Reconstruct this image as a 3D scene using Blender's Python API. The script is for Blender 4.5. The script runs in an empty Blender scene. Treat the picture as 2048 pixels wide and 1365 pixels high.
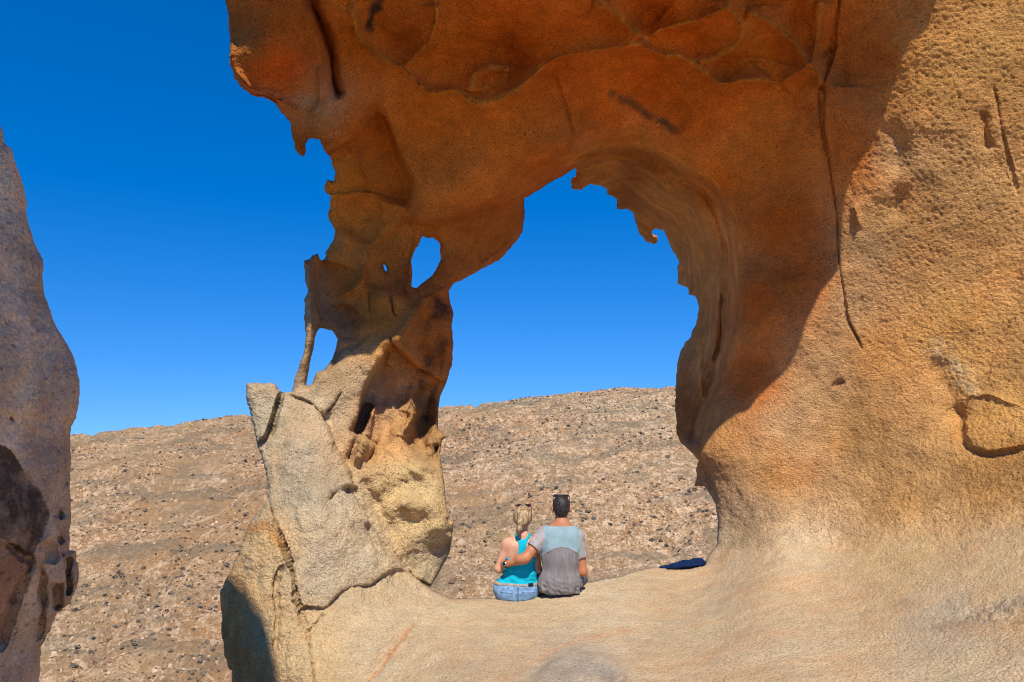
import bpy, math, random
import numpy as np
from mathutils import Vector
R = math.radians
scene = bpy.context.scene
COL = scene.collection

# ------------------------------------------------------------------ camera
F_PX, CU, CV = 1498.0, 1024.0, 682.5          # focal length in photo pixels, principal point
PITCH, EYE = R(5.0), 1.70                     # looking 5 degrees up from 1.7 m above the seat ledge
cam_d = bpy.data.cameras.new('camera')
cam_d.sensor_width = 36.0
cam_d.lens = F_PX / 2048.0 * 36.0
cam_d.clip_start, cam_d.clip_end = 0.05, 3000.0
cam = bpy.data.objects.new('camera', cam_d)
COL.objects.link(cam)
cam.location = (0, 0, EYE)
cam.rotation_euler = (math.pi / 2 + PITCH, 0, 0)
scene.camera = cam

# ------------------------------------------------------------------ sky and sun
SUN_EL, SUN_AZ = R(55.0), R(5.0)             # azimuth: to the right of straight behind the camera
SUN_DIR = np.array([math.sin(SUN_AZ) * math.cos(SUN_EL), -math.cos(SUN_AZ) * math.cos(SUN_EL), math.sin(SUN_EL)])
world = bpy.data.worlds.new('World')
scene.world = world
world.use_nodes = True
wn, wl = world.node_tree.nodes, world.node_tree.links
wn.clear()
sky = wn.new('ShaderNodeTexSky')
sky.sky_type = 'NISHITA'
sky.sun_disc = False
sky.sun_elevation = SUN_EL
sky.sun_rotation = math.atan2(SUN_DIR[0], SUN_DIR[1])
sky.altitude = 300
sky.air_density, sky.dust_density, sky.ozone_density = 1.0, 0.0, 2.0
# clear dry air: the pale band of the horizon sits low, so the whole dome is read a little higher up
wt = wn.new('ShaderNodeTexCoord')
wa = wn.new('ShaderNodeVectorMath'); wa.operation = 'MULTIPLY_ADD'
wa.inputs[1].default_value = (1, 1, .9); wa.inputs[2].default_value = (0, 0, .18)
wl.new(wt.outputs['Generated'], wa.inputs[0]); wl.new(wa.outputs[0], sky.inputs[0])
hs = wn.new('ShaderNodeHueSaturation')
hs.inputs['Saturation'].default_value = 1.5
bg = wn.new('ShaderNodeBackground')
bg.inputs['Strength'].default_value = 0.145
wo = wn.new('ShaderNodeOutputWorld')
wl.new(sky.outputs[0], hs.inputs['Color'])
wm_ = wn.new('ShaderNodeMix'); wm_.data_type = 'RGBA'; wm_.blend_type = 'MULTIPLY'
wm_.inputs[0].default_value = 1.0; wm_.inputs[7].default_value = (.82, .84, 1.04, 1)      # dry-air sky, strongly blue
wl.new(hs.outputs[0], wm_.inputs[6])
wl.new(wm_.outputs[2], bg.inputs['Color'])
wl.new(bg.outputs[0], wo.inputs['Surface'])
sun_d = bpy.data.lights.new('sun', 'SUN')
sun_d.energy = 4.6
sun_d.angle = R(0.53)
sun_d.color = (1.0, 0.95, 0.86)
sun = bpy.data.objects.new('sun', sun_d)
COL.objects.link(sun)
sun.rotation_euler = Vector(SUN_DIR).to_track_quat('Z', 'Y').to_euler()
sun.location = tuple(SUN_DIR * 40)
scene.view_settings.view_transform = 'Standard'
scene.view_settings.look = 'None'
scene.view_settings.gamma = 1.0
scene.view_settings.exposure = 0.25
scene.cycles.filter_width = 1.1
scene.cycles.max_bounces = 8
scene.cycles.diffuse_bounces = 8

# ------------------------------------------------------------------ helpers: pixels, noise, outlines
def ray(u, v):
    """direction of a photo pixel as (x per metre of y, z per metre of y)"""
    a = (np.asarray(u, float) - CU) / F_PX
    b = (CV - np.asarray(v, float)) / F_PX
    cy = math.cos(PITCH) - b * math.sin(PITCH)
    return a / cy, (math.sin(PITCH) + b * math.cos(PITCH)) / cy

def at(u, v, Y):
    sx, sz = ray(u, v)
    return np.array([sx * Y, Y, EYE + sz * Y])

def Zm(o, s, pts):
    return [(o[0] + x / s, o[1] + y / s) for x, y in pts]

_rng = np.random.RandomState(7)
_perm = _rng.permutation(4096)
_perm = np.concatenate([_perm, _perm])
_grad = _rng.normal(size=(4096, 3)); _grad /= np.linalg.norm(_grad, axis=1)[:, None]
_grad = _grad.astype(np.float32)

def perlin(p):
    p = np.asarray(p, np.float32)
    i = np.floor(p).astype(np.int64)
    f = p - i
    w = f * f * f * (f * (f * 6 - 15) + 10)
    i &= 4095
    out = np.zeros(len(p), np.float32)
    for dx in (0, 1):
        hx = _perm[(i[:, 0] + dx) & 4095]
        wx = w[:, 0] if dx else 1 - w[:, 0]
        for dy in (0, 1):
            hy = _perm[(hx + i[:, 1] + dy) & 4095]
            wy = w[:, 1] if dy else 1 - w[:, 1]
            for dz in (0, 1):
                g = _grad[_perm[(hy + i[:, 2] + dz) & 4095]]
                wz = w[:, 2] if dz else 1 - w[:, 2]
                out += wx * wy * wz * (g[:, 0] * (f[:, 0] - dx) + g[:, 1] * (f[:, 1] - dy) + g[:, 2] * (f[:, 2] - dz))
    return out * 1.5

def fbm(p, freq, octs, gain=0.5, off=0.0):
    s, a = 0, 1.0
    for k in range(octs):
        s = s + a * perlin(np.asarray(p) * freq + off + 17.3 * k)
        freq *= 2.03; a *= gain
    return s

def roughen(poly, step, amp, seed, lim=(-20, 2068, -20, 1385)):
    """outline subdivided to about `step` pixels with a little crumbly roughness"""
    rng = np.random.RandomState(seed)
    out = []
    n = len(poly)
    for k in range(n):
        p, q = np.array(poly[k], float), np.array(poly[(k + 1) % n], float)
        L = np.hypot(*(q - p))
        inside = lim[0] < p[0] < lim[1] and lim[2] < p[1] < lim[3]
        m = max(1, int(L / (step if inside else 40)))
        nrm = np.array([-(q - p)[1], (q - p)[0]]) / max(L, 1e-6)
        for j in range(m):
            e = rng.uniform(-amp, amp) if inside else 0
            out.append(p + (q - p) * j / m + nrm * e)
    return np.array(out)

def chaikin(poly, it=1, closed=True):
    P = np.array(poly, float)
    for _ in range(it):
        Q = np.roll(P, -1, 0)
        N = np.empty((2 * len(P), 2))
        N[0::2] = .75 * P + .25 * Q; N[1::2] = .25 * P + .75 * Q
        P = N if closed else np.vstack([P[:1], N[1:-3], P[-1:]])
    return P

def inside(polys, us, vs):
    """even-odd test of the grid us x vs against several outlines"""
    odd = np.zeros((len(vs), len(us)), bool)
    E = [(P, np.roll(P, -1, 0)) for P in polys]
    A = np.vstack([e[0] for e in E]); B = np.vstack([e[1] for e in E])
    for r, v in enumerate(vs):
        m = (A[:, 1] > v) != (B[:, 1] > v)
        if not m.any():
            continue
        a, b = A[m], B[m]
        x = np.sort(a[:, 0] + (v - a[:, 1]) / (b[:, 1] - a[:, 1]) * (b[:, 0] - a[:, 0]))
        odd[r] = np.searchsorted(x, us) % 2 == 1
    return odd

def segdist(U, V, a, b):
    d = b - a
    t = np.clip(((U - a[0]) * d[0] + (V - a[1]) * d[1]) / max(d @ d, 1e-9), 0, 1)
    X, Y = a[0] + t * d[0], a[1] + t * d[1]
    return np.hypot(U - X, V - Y), X, Y, t

def outline_distance(polys, us, vs, win=34.0):
    """distance to the outlines: exact near them, coarse further away; also the nearest point"""
    U, V = np.meshgrid(us, vs)
    cu, cv = us[::10], vs[::10]
    if cu[-1] != us[-1]: cu = np.append(cu, us[-1])
    if cv[-1] != vs[-1]: cv = np.append(cv, vs[-1])
    CU_, CV_ = np.meshgrid(cu, cv)
    cd = np.full(CU_.shape, 1e9)
    for P in polys:
        for k in range(0, len(P)):
            cd = np.minimum(cd, np.hypot(CU_ - P[k, 0], CV_ - P[k, 1]))
    tmp = np.array([np.interp(us, cu, row) for row in cd])
    D = np.array([np.interp(vs, cv, tmp[:, j]) for j in range(len(us))]).T
    NE = np.full(D.shape, 1e9); NX = U.copy(); NY = V.copy()
    for P in polys:
        Q = np.roll(P, -1, 0)
        for a, b in zip(P, Q):
            u0, u1 = np.searchsorted(us, [min(a[0], b[0]) - win, max(a[0], b[0]) + win])
            v0, v1 = np.searchsorted(vs, [min(a[1], b[1]) - win, max(a[1], b[1]) + win])
            if u1 <= u0 or v1 <= v0:
                continue
            s = np.s_[v0:v1, u0:u1]
            d, X, Y, _ = segdist(U[s], V[s], a, b)
            m = d < NE[s]
            NE[s] = np.where(m, d, NE[s]); NX[s] = np.where(m, X, NX[s]); NY[s] = np.where(m, Y, NY[s])
    D = np.where(NE < win, NE, np.maximum(D, win))
    return D, NE, NX, NY

def rbf(ctrl, us, vs):
    """thin-plate surface through control points (u, v, value)"""
    C = np.array(ctrl, float)
    X = C[:, :2] / 500.0
    n = len(C)
    def ker(r2):
        return np.where(r2 > 1e-12, .5 * r2 * np.log(np.maximum(r2, 1e-12)), 0)
    K = ker(((X[:, None] - X[None]) ** 2).sum(-1)) + np.eye(n) * 1.5e-3
    Pm = np.hstack([np.ones((n, 1)), X])
    M = np.block([[K, Pm], [Pm.T, np.zeros((3, 3))]])
    W = np.linalg.solve(M, np.concatenate([C[:, 2], np.zeros(3)]))
    cu, cv = us[::3], vs[::3]
    if cu[-1] != us[-1]: cu = np.append(cu, us[-1])
    if cv[-1] != vs[-1]: cv = np.append(cv, vs[-1])
    U, V = np.meshgrid(cu / 500.0, cv / 500.0)
    out = W[n] + W[n + 1] * U + W[n + 2] * V
    for k in range(n):
        out += W[k] * ker((U - X[k, 0]) ** 2 + (V - X[k, 1]) ** 2)
    tmp = np.array([np.interp(us, cu, row) for row in out])
    return np.array([np.interp(vs, cv, tmp[:, j]) for j in range(len(us))]).T

def idw(ctrl, us, vs, p=3.0):
    cu, cv = us[::4], vs[::4]
    if cu[-1] != us[-1]: cu = np.append(cu, us[-1])
    if cv[-1] != vs[-1]: cv = np.append(cv, vs[-1])
    U, V = np.meshgrid(cu, cv)
    num = np.zeros(U.shape + (3,)); den = np.zeros(U.shape)
    for u, v, c in ctrl:
        w = 1.0 / ((U - u) ** 2 + (V - v) ** 2 + 30.0 ** 2) ** (p / 2)
        num += w[..., None] * np.array(c); den += w
    out = num / den[..., None]
    res = np.empty((len(vs), len(us), 3))
    for c in range(3):
        tmp = np.array([np.interp(us, cu, row) for row in out[..., c]])
        res[..., c] = np.array([np.interp(vs, cv, tmp[:, j]) for j in range(len(us))]).T
    return res

def feature(Y, us, vs, kind, pts, A, w, L=60.0, side=1, taper=0.12, smooth=1):
    """crack, ridge or step cut into the distance map along a polyline of photo pixels"""
    P = chaikin(pts, smooth, False) if smooth and len(pts) > 2 else np.array(pts, float)
    reach = {'groove': 3.2 * w, 'ridge': 5 * w, 'step': max(4 * L, 4 * w), 'fold': 5 * L}[kind]
    u0, u1 = np.searchsorted(us, [P[:, 0].min() - reach, P[:, 0].max() + reach])
    v0, v1 = np.searchsorted(vs, [P[:, 1].min() - reach, P[:, 1].max() + reach])
    if u1 <= u0 or v1 <= v0: return
    U, V = np.meshgrid(us[u0:u1], vs[v0:v1])
    seg = np.hypot(*(P[1:] - P[:-1]).T); cum = np.concatenate([[0], np.cumsum(seg)]); T = cum[-1]
    D = np.full(U.shape, 1e9); S = np.zeros(U.shape); tt = np.zeros(U.shape)
    for k in range(len(P) - 1):
        d, X, Yp, t = segdist(U, V, P[k], P[k + 1])
        dv = P[k + 1] - P[k]
        s = np.sign(dv[0] * (V - P[k, 1]) - dv[1] * (U - P[k, 0]))
        m = d < D
        D = np.where(m, d, D); S = np.where(m, s, S); tt = np.where(m, (cum[k] + t * seg[k]) / T, tt)
    end = np.clip(np.minimum(tt, 1 - tt) / taper, 0, 1) if taper > 0 else 1.0
    end = end * end * (3 - 2 * end) if taper > 0 else 1.0
    if kind == 'groove':
        d = A * np.exp(-(D / w) ** 2)
    elif kind == 'fold':
        d = A * (1 - np.exp(-np.maximum(D * S * side, 0) / L)) * np.exp(-np.maximum(D - 1.5 * L, 0) / L)
    elif kind == 'ridge':
        d = -A * np.exp(-D / w)
    else:
        sd = D * S * side
        d = A / (1 + np.exp(-np.clip(sd / w, -30, 30))) * np.exp(-np.maximum(sd, 0) / L)
    Y[v0:v1, u0:u1] += d * end

# ------------------------------------------------------------------ helpers: objects and meshes
def tag(o, label=None, cat=None, group=None, kind=None):
    if label: o['label'] = label
    if cat: o['category'] = cat
    if group: o['group'] = group
    if kind: o['kind'] = kind
    return o

def empty(name, loc=(0, 0, 0)):
    o = bpy.data.objects.new(name, None)
    o.location = loc
    o.empty_display_size = 0.2
    COL.objects.link(o)
    return o

def mesh_obj(name, verts, faces, mat=None, parent=None, smooth=True, tint=None):
    """faces: (n,3) or (n,4) int array; verts in world coordinates"""
    verts = np.asarray(verts, np.float32)
    faces = np.asarray(faces, np.int32)
    if parent is not None:
        off = np.array(parent.location, np.float32)
        g = parent.parent
        while g is not None:
            off = off + np.array(g.location, np.float32); g = g.parent
        verts = verts - off
    me = bpy.data.meshes.new(name)
    k = faces.shape[1]
    me.vertices.add(len(verts)); me.vertices.foreach_set('co', verts.ravel())
    me.loops.add(faces.size); me.loops.foreach_set('vertex_index', faces.ravel())
    me.polygons.add(len(faces))
    me.polygons.foreach_set('loop_start', np.arange(0, faces.size, k, dtype=np.int32))
    me.polygons.foreach_set('use_smooth', np.full(len(faces), smooth))
    if tint is not None:
        at_ = me.attributes.new('tint', 'FLOAT_COLOR', 'POINT')
        c = np.ones((len(verts), 4), np.float32); c[:, :3] = tint
        at_.data.foreach_set('color', c.ravel())
    me.update(calc_edges=True)
    me.validate()
    if mat: me.materials.append(mat)
    o = bpy.data.objects.new(name, me)
    COL.objects.link(o)
    if parent is not None: o.parent = parent
    return o

def compact(verts, faces, tint=None):
    used = np.unique(faces)
    m = np.full(len(verts), -1, np.int64); m[used] = np.arange(len(used))
    return verts[used], m[faces], (None if tint is None else tint[used])

# ------------------------------------------------------------------ materials
class NT:
    def __init__(s, name):
        s.m = bpy.data.materials.new(name); s.m.use_nodes = True
        s.n, s.l = s.m.node_tree.nodes, s.m.node_tree.links
        s.n.clear()
        s.out = s.n.new('ShaderNodeOutputMaterial')
        s.b = s.n.new('ShaderNodeBsdfPrincipled')
        s.l.new(s.b.outputs[0], s.out.inputs['Surface'])
        s.pos = s.n.new('ShaderNodeNewGeometry').outputs['Position']
    def _set(s, sock, val):
        if hasattr(val, 'links') or isinstance(val, bpy.types.NodeSocket): s.l.new(val, sock)
        else: sock.default_value = val
    def map(s, scale=(1, 1, 1), rot=(0, 0, 0), src=None):
        n = s.n.new('ShaderNodeMapping'); s.l.new(src or s.pos, n.inputs[0])
        n.inputs['Rotation'].default_value = rot; n.inputs['Scale'].default_value = scale
        return n.outputs[0]
    def noise(s, scale, detail=4, rough=.5, vec=None, dist=0.0):
        n = s.n.new('ShaderNodeTexNoise'); s.l.new(vec or s.pos, n.inputs['Vector'])
        n.inputs['Scale'].default_value = scale; n.inputs['Detail'].default_value = detail
        n.inputs['Roughness'].default_value = rough; n.inputs['Distortion'].default_value = dist
        return n.outputs[0]
    def voro(s, scale, vec=None, feature='F1', rnd=1.0):
        n = s.n.new('ShaderNodeTexVoronoi'); s.l.new(vec or s.pos, n.inputs['Vector'])
        n.feature = feature; n.inputs['Scale'].default_value = scale; n.inputs['Randomness'].default_value = rnd
        return n.outputs['Distance']
    def ramp(s, fac, stops, interp='LINEAR'):
        n = s.n.new('ShaderNodeValToRGB'); s.l.new(fac, n.inputs[0]); n.color_ramp.interpolation = interp
        e = n.color_ramp.elements
        while len(e) < len(stops): e.new(.5)
        for k, (p, c) in enumerate(stops):
            e[k].position = p
            e[k].color = (c, c, c, 1) if np.isscalar(c) else (*c, 1)
        return n.outputs[0]
    def mix(s, fac, a, b, blend='MIX'):
        n = s.n.new('ShaderNodeMix'); n.data_type = 'RGBA'; n.blend_type = blend
        for sock, val in ((n.inputs[0], fac), (n.inputs[6], a), (n.inputs[7], b)):
            if isinstance(val, tuple) and len(val) == 3: val = (*val, 1)
            s._set(sock, val)
        return n.outputs[2]
    def math(s, op, a, b=0.0, c=0.0):
        n = s.n.new('ShaderNodeMath'); n.operation = op
        s._set(n.inputs[0], a); s._set(n.inputs[1], b); s._set(n.inputs[2], c)
        return n.outputs[0]
    def attr(s, name):
        n = s.n.new('ShaderNodeAttribute'); n.attribute_name = name
        return n.outputs['Color']
    def bump(s, h, strength=.5, dist=.02, prev=None):
        n = s.n.new('ShaderNodeBump'); s.l.new(h, n.inputs['Height'])
        n.inputs['Strength'].default_value = strength; n.inputs['Distance'].default_value = dist
        if prev is not None: s.l.new(prev, n.inputs['Normal'])
        return n.outputs[0]
    def done(s, color, rough=.9, normal=None, spec=.25):
        s._set(s.b.inputs['Base Color'], (*color, 1) if isinstance(color, tuple) and len(color) == 3 else color)
        s._set(s.b.inputs['Roughness'], rough)
        s.b.inputs['Specular IOR Level'].default_value = spec
        if normal is not None: s.l.new(normal, s.b.inputs['Normal'])
        return s.m

def sandstone(name, grain=1.0, pits=1.0, streak=None, specks=.5, mottled=.5, big=.19):
    t = NT(name)
    c = t.attr('tint')
    big = t.ramp(t.noise(1.1, 5, .55), [(.3, 1 - big), (.7, 1 + big)])
    med = t.ramp(t.noise(6.0, 5, .6), [(.3, 1 - .22 * mottled), (.7, 1 + .16 * mottled)])
    fine = t.ramp(t.noise(85.0, 3, .75), [(.30, 1 - .42 * grain), (.70, 1 + .34 * grain)])
    c = t.mix(1.0, c, big, 'MULTIPLY'); c = t.mix(1.0, c, med, 'MULTIPLY'); c = t.mix(1.0, c, fine, 'MULTIPLY')
    # iron-stained patches
    rust = t.ramp(t.noise(1.7, 4, .6), [(.52, 0.0), (.72, 1.0)])
    c = t.mix(t.math('MULTIPLY', rust, .34), c, t.mix(1.0, c, (1.1, .72, .42), 'MULTIPLY'))
    if streak:
        vec = t.map(streak[0], streak[1])
        st = t.ramp(t.noise(1.0, 5, .6, vec), [(.46, 0.0), (.66, 1.0)])
        c = t.mix(t.math('MULTIPLY', st, streak[2]), c, t.mix(1.0, c, streak[3], 'MULTIPLY'))
    pd = t.ramp(t.voro(44.0, t.map((1, 1, 1.2))), [(.12, 1 - .38 * pits), (.34, 1.0)])
    c = t.mix(1.0, c, pd, 'MULTIPLY')
    # dark specks coloured in for small pits
    sp = t.ramp(t.voro(21.0, t.map((1, 1, 1.3))), [(.12, 1.0), (.27, 0.0)])
    gate = t.ramp(t.noise(2.6, 4, .6), [(.42, 0.0), (.56, 1.0)])
    c = t.mix(t.math('MULTIPLY', t.math('MULTIPLY', sp, gate), specks), c, t.mix(1.0, c, (.34, .26, .24), 'MULTIPLY'))
    h1 = t.noise(62.0, 3, .7)
    h2 = t.voro(38.0, t.map((1, 1, 1.4)))
    h3 = t.noise(9.0, 4, .6)
    nb = t.bump(h3, .55 * grain, .04)
    nb = t.bump(h2, .5 * pits, .02, nb)
    nb = t.bump(h1, 1.0 * grain, .022, nb)
    return t.done(c, .93, nb, .18)
# ------------------------------------------------------------------ the terrain: platform, valley and the hill opposite
def hill_height(x, y):
    x = np.asarray(x, float); y = np.asarray(y, float)
    zc = np.interp(x, [-200, -64, -39, -11, 2, 13, 24, 45, 80, 200], [-9, -2.6, .55, 1.5, 3.0, 4.0, 4.8, 5.4, 5.6, 4.0])
    yc = 108.0
    d = np.maximum(yc - y, 0)
    up = zc - .092 * d ** 1.25
    back = zc - .004 * np.maximum(y - yc, 0) ** 1.5 - .12 * np.maximum(y - yc, 0)
    hill = np.where(y < yc, up, back)
    # the platform the photographer stands on falls off into the valley
    plat = -.35 - np.where(y > 1.5, .85 * (y - 1.5), 0) - .012 * np.maximum(np.abs(x) - 6, 0) ** 2
    low = np.maximum(hill, plat)
    return np.where(y < 30, np.maximum(plat, np.minimum(hill, -17.0)), low)

def terrain():
    ys = np.concatenate([np.linspace(-60, 20, 60), np.geomspace(20.5, 118, 560)[:-1], np.linspace(118, 420, 40)])
    xs_n = np.linspace(-1, 1, 620)
    Yg, S = np.meshgrid(ys, xs_n, indexing='ij')
    X = S * (16 + np.abs(Yg) * .80)
    Zg = hill_height(X, Yg)
    far = np.clip((Yg - 22) / 10, 0, 1)
    P3 = np.stack([X, Yg, np.zeros_like(X)], -1).reshape(-1, 3)
    rel = fbm(P3, .045, 3) * 1.0
    # bedding ledges that run slantwise over the slope
    q = P3.copy(); q[:, 0], q[:, 1] = P3[:, 0] * .10 + P3[:, 1] * .05, P3[:, 1] * .42 - P3[:, 0] * .10
    band = fbm(q, 1.0, 3, .55)
    ledge = np.clip(np.abs(band) * 3, 0, 1)
    rough = fbm(P3, .55, 4, .6)
    gully = -np.exp(-(perlin(P3 * np.array([.10, .022, 1]) + 5.2) / .09) ** 2) * .35
    Zg = Zg + far * (rel * .55 + (1 - ledge) * -.45 + rough * .22 + gully * 1.4).reshape(Zg.shape)
    # the skyline itself stays calm
    n, m = Zg.shape
    V = np.stack([X, Yg, Zg], -1).reshape(-1, 3)
    idx = np.arange(n * m).reshape(n, m)
    Fc = np.stack([idx[:-1, :-1], idx[:-1, 1:], idx[1:, 1:], idx[1:, :-1]], -1).reshape(-1, 4)
    return V, Fc, Zg, ys, band

t = NT('hill_soil')
slant = t.map((.5, .16, .5), (0, 0, R(24)))
base = t.ramp(t.noise(.06, 5, .6), [(.36, (.33, .17, .07)), (.5, (.33, .195, .092)), (.62, (.25, .175, .092))])
sx_ = t.n.new('ShaderNodeSeparateXYZ'); t.l.new(t.pos, sx_.inputs[0])          # the slope behind the arch is bare pale rock, the left flank browner soil
east = t.math('MULTIPLY_ADD', sx_.outputs[0], .009, .10)
gate = t.ramp(t.math('ADD', t.noise(.085, 5, .65), t.math('MINIMUM', t.math('MAXIMUM', east, -.08), .20)), [(.36, .2), (.58, 1.0)])
pale = t.ramp(t.noise(1.7, 5, .75), [(.50, 0.0), (.60, 1.0)])
c = t.mix(t.math('MULTIPLY', pale, gate), base, (.60, .405, .235))
pk = t.ramp(t.noise(4.0, 4, .75), [(.54, 0.0), (.64, 1.0)])
c = t.mix(t.math('MULTIPLY', t.math('MULTIPLY', pk, gate), .9), c, (.76, .56, .37))
veins = t.ramp(t.noise(.45, 5, .55, slant, .8), [(.475, 0.0), (.497, 1.0), (.515, 0.0)])
c = t.mix(t.math('MULTIPLY', veins, .35), c, (.70, .48, .295))
vein2 = t.ramp(t.noise(.16, 4, .5, t.map((1, .35, 1), (0, 0, R(-38))), .7), [(.488, 0.0), (.5, 1.0), (.512, 0.0)])
c = t.mix(t.math('MULTIPLY', vein2, .55), c, (.72, .50, .31))
grn = t.ramp(t.noise(.22, 5, .68, t.map((.5, 1.5, 1), (0, 0, R(12)))), [(.48, 0.0), (.64, 1.0)])
c = t.mix(t.math('MULTIPLY', grn, .72), c, (.175, .135, .085))
dk = t.ramp(t.noise(5.2, 4, .85), [(.53, 0.0), (.62, 1.0)])
c = t.mix(t.math('MULTIPLY', dk, .62), c, (.135, .085, .05))
nb = t.bump(t.noise(2.8, 6, .8), .8, .22)
M_hill = t.done(c, .95, nb, .1)
TV, TF, TZ, TY, TB = terrain()
tag(mesh_obj('hillside', TV, TF, M_hill), 'bare rocky brown hillside across the valley, speckled with scrub', 'hillside', kind='structure')

# ------------------------------------------------------------------ the arch and the ledge: outlines and distances read off the photograph
z2, z3, z4, z5, z6, z7, z8 = ((400, 0), 2.73), ((400, 450), 2.73), ((400, 865), 2.73), ((1000, 0), 2.73), ((1000, 450), 2.73), ((1348, 0), 2.73), ((1348, 450), 2.73)
zb = ((560, 640), 5.25)
def Z(z, *p): return Zm(z[0], z[1], p)

ROOF_EDGE = [(2600, -330), (2150, -330), (1960, -240), (1880, -110), (1700, -100), (1500, -100), (1300, -100), (1100, -100), (900, -100), (700, -100), (560, -90), (440, -60)]
left_side = [(450, 0), (455, 29), (459, 73), (459, 124), (468, 154), (488, 176), (506, 191), (526, 191), (545, 198), (557, 216), (572, 233), (581, 244), (584, 271),
 (590, 298), (600, 310), (611, 311), (612, 304), (611, 289), (616, 279), (624, 276), (640, 279), (642, 289), (651, 304), (660, 313), (664, 330), (670, 344), (669, 362),
 (658, 360), (653, 361), (648, 380), (662, 396), (660, 407), (655, 436), (662, 445), (669, 458), (666, 476), (660, 490), (651, 505), (650, 516), (643, 522), (638, 516),
 (636, 507), (629, 508), (616, 520), (608, 521), (609, 563), (614, 574), (616, 582), (609, 595), (609, 640), (611, 670), (609, 703), (601, 725), (590, 754), (584, 783),
 (565, 786), (550, 769), (536, 766), (492, 767), (493, 802), (502, 838), (515, 891), (523, 913), (528, 931), (535, 964), (535, 999), (521, 1019), (501, 1044), (484, 1088),
 (468, 1129), (440, 1184), (444, 1246), (448, 1301), (455, 1334), (464, 1342), (466, 1400), (470, 1900)]
opening = [(838, 1160), (852, 1172), (869, 1184), (902, 1198), (942, 1197), (986, 1197), (1031, 1201), (1058, 1196), (1075, 1190), (1111, 1181), (1150, 1170), (1188, 1162), (1240, 1151),
 (1276, 1139), (1307, 1134), (1358, 1135), (1409, 1129), (1416, 1114), (1435, 1090), (1436, 1049), (1432, 1008), (1418, 985), (1408, 972), (1389, 973), (1394, 950), (1392, 937), (1397, 921),
 (1384, 906), (1363, 888), (1354, 870), (1350, 816), (1352, 761), (1355, 725), (1361, 703), (1370, 686), (1381, 677), (1383, 666), (1392, 648), (1397, 618), (1394, 600),
 (1388, 592), (1377, 589), (1375, 576), (1355, 569), (1355, 534), (1359, 527), (1357, 520), (1344, 498), (1335, 477), (1326, 461), (1311, 457), (1303, 463), (1306, 470),
 (1316, 472), (1315, 483), (1308, 489), (1293, 483), (1280, 468), (1269, 440), (1266, 425), (1253, 419), (1234, 419), (1233, 412), (1234, 399), (1225, 392), (1214, 390),
 (1212, 376), (1198, 371), (1180, 369), (1167, 377), (1161, 381), (1143, 377), (1142, 359), (1152, 352), (1152, 337), (1110, 361), (1075, 382), (1048, 398), (1049, 436),
 (1046, 461), (1037, 479), (1023, 494), (1001, 520), (964, 538), (928, 558), (909, 567), (898, 582), (900, 604), (907, 626), (903, 650), (907, 688), (904, 728), (893, 765),
 (880, 794), (877, 816), (876, 857), (893, 874), (884, 882), (880, 908), (885, 943), (889, 975), (893, 1012), (900, 1037), (907, 1048), (905, 1063), (900, 1103), (887, 1129), (872, 1156), (862, 1172)]
hole_a = [(640, 656), (653, 659), (664, 661), (675, 679), (671, 699), (664, 719), (649, 739), (633, 745), (624, 767), (616, 773), (613, 769), (616, 750), (620, 725), (627, 699), (629, 677), (634, 664)]
hole_b = [(844, 471), (854, 476), (867, 476), (880, 488), (881, 520), (872, 541), (861, 554), (845, 567), (832, 576), (823, 574), (825, 545), (822, 520), (830, 501), (838, 488)]
hole_c = [(767, 529), (771, 531), (775, 542), (771, 543), (768, 536)]
outer = ROOF_EDGE + left_side + [(2600, 1900)]
rock_polys = [roughen(outer, 5, 1.3, 1), roughen(opening, 5, 1.1, 2, (900, 1500, 300, 1120)), roughen(hole_a, 4, .7, 3), roughen(hole_b, 4, .8, 4), np.array(hole_c, float)]

def steps(lo, a, b, hi, fine, growth=1.25, top=26):
    mid = np.arange(a, b + .1, fine)
    r, s = [b], fine
    while r[-1] < hi: s = min(s * growth, top); r.append(r[-1] + s)
    l, s = [a], fine
    while l[-1] > lo: s = min(s * growth, top); l.append(l[-1] - s)
    return np.concatenate([np.array(l[1:])[::-1], mid, np.array(r[1:])])

us = steps(395, 432, 2060, 2600, 2.5)
vs = steps(-345, -14, 1378, 1900, 2.5)

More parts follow.
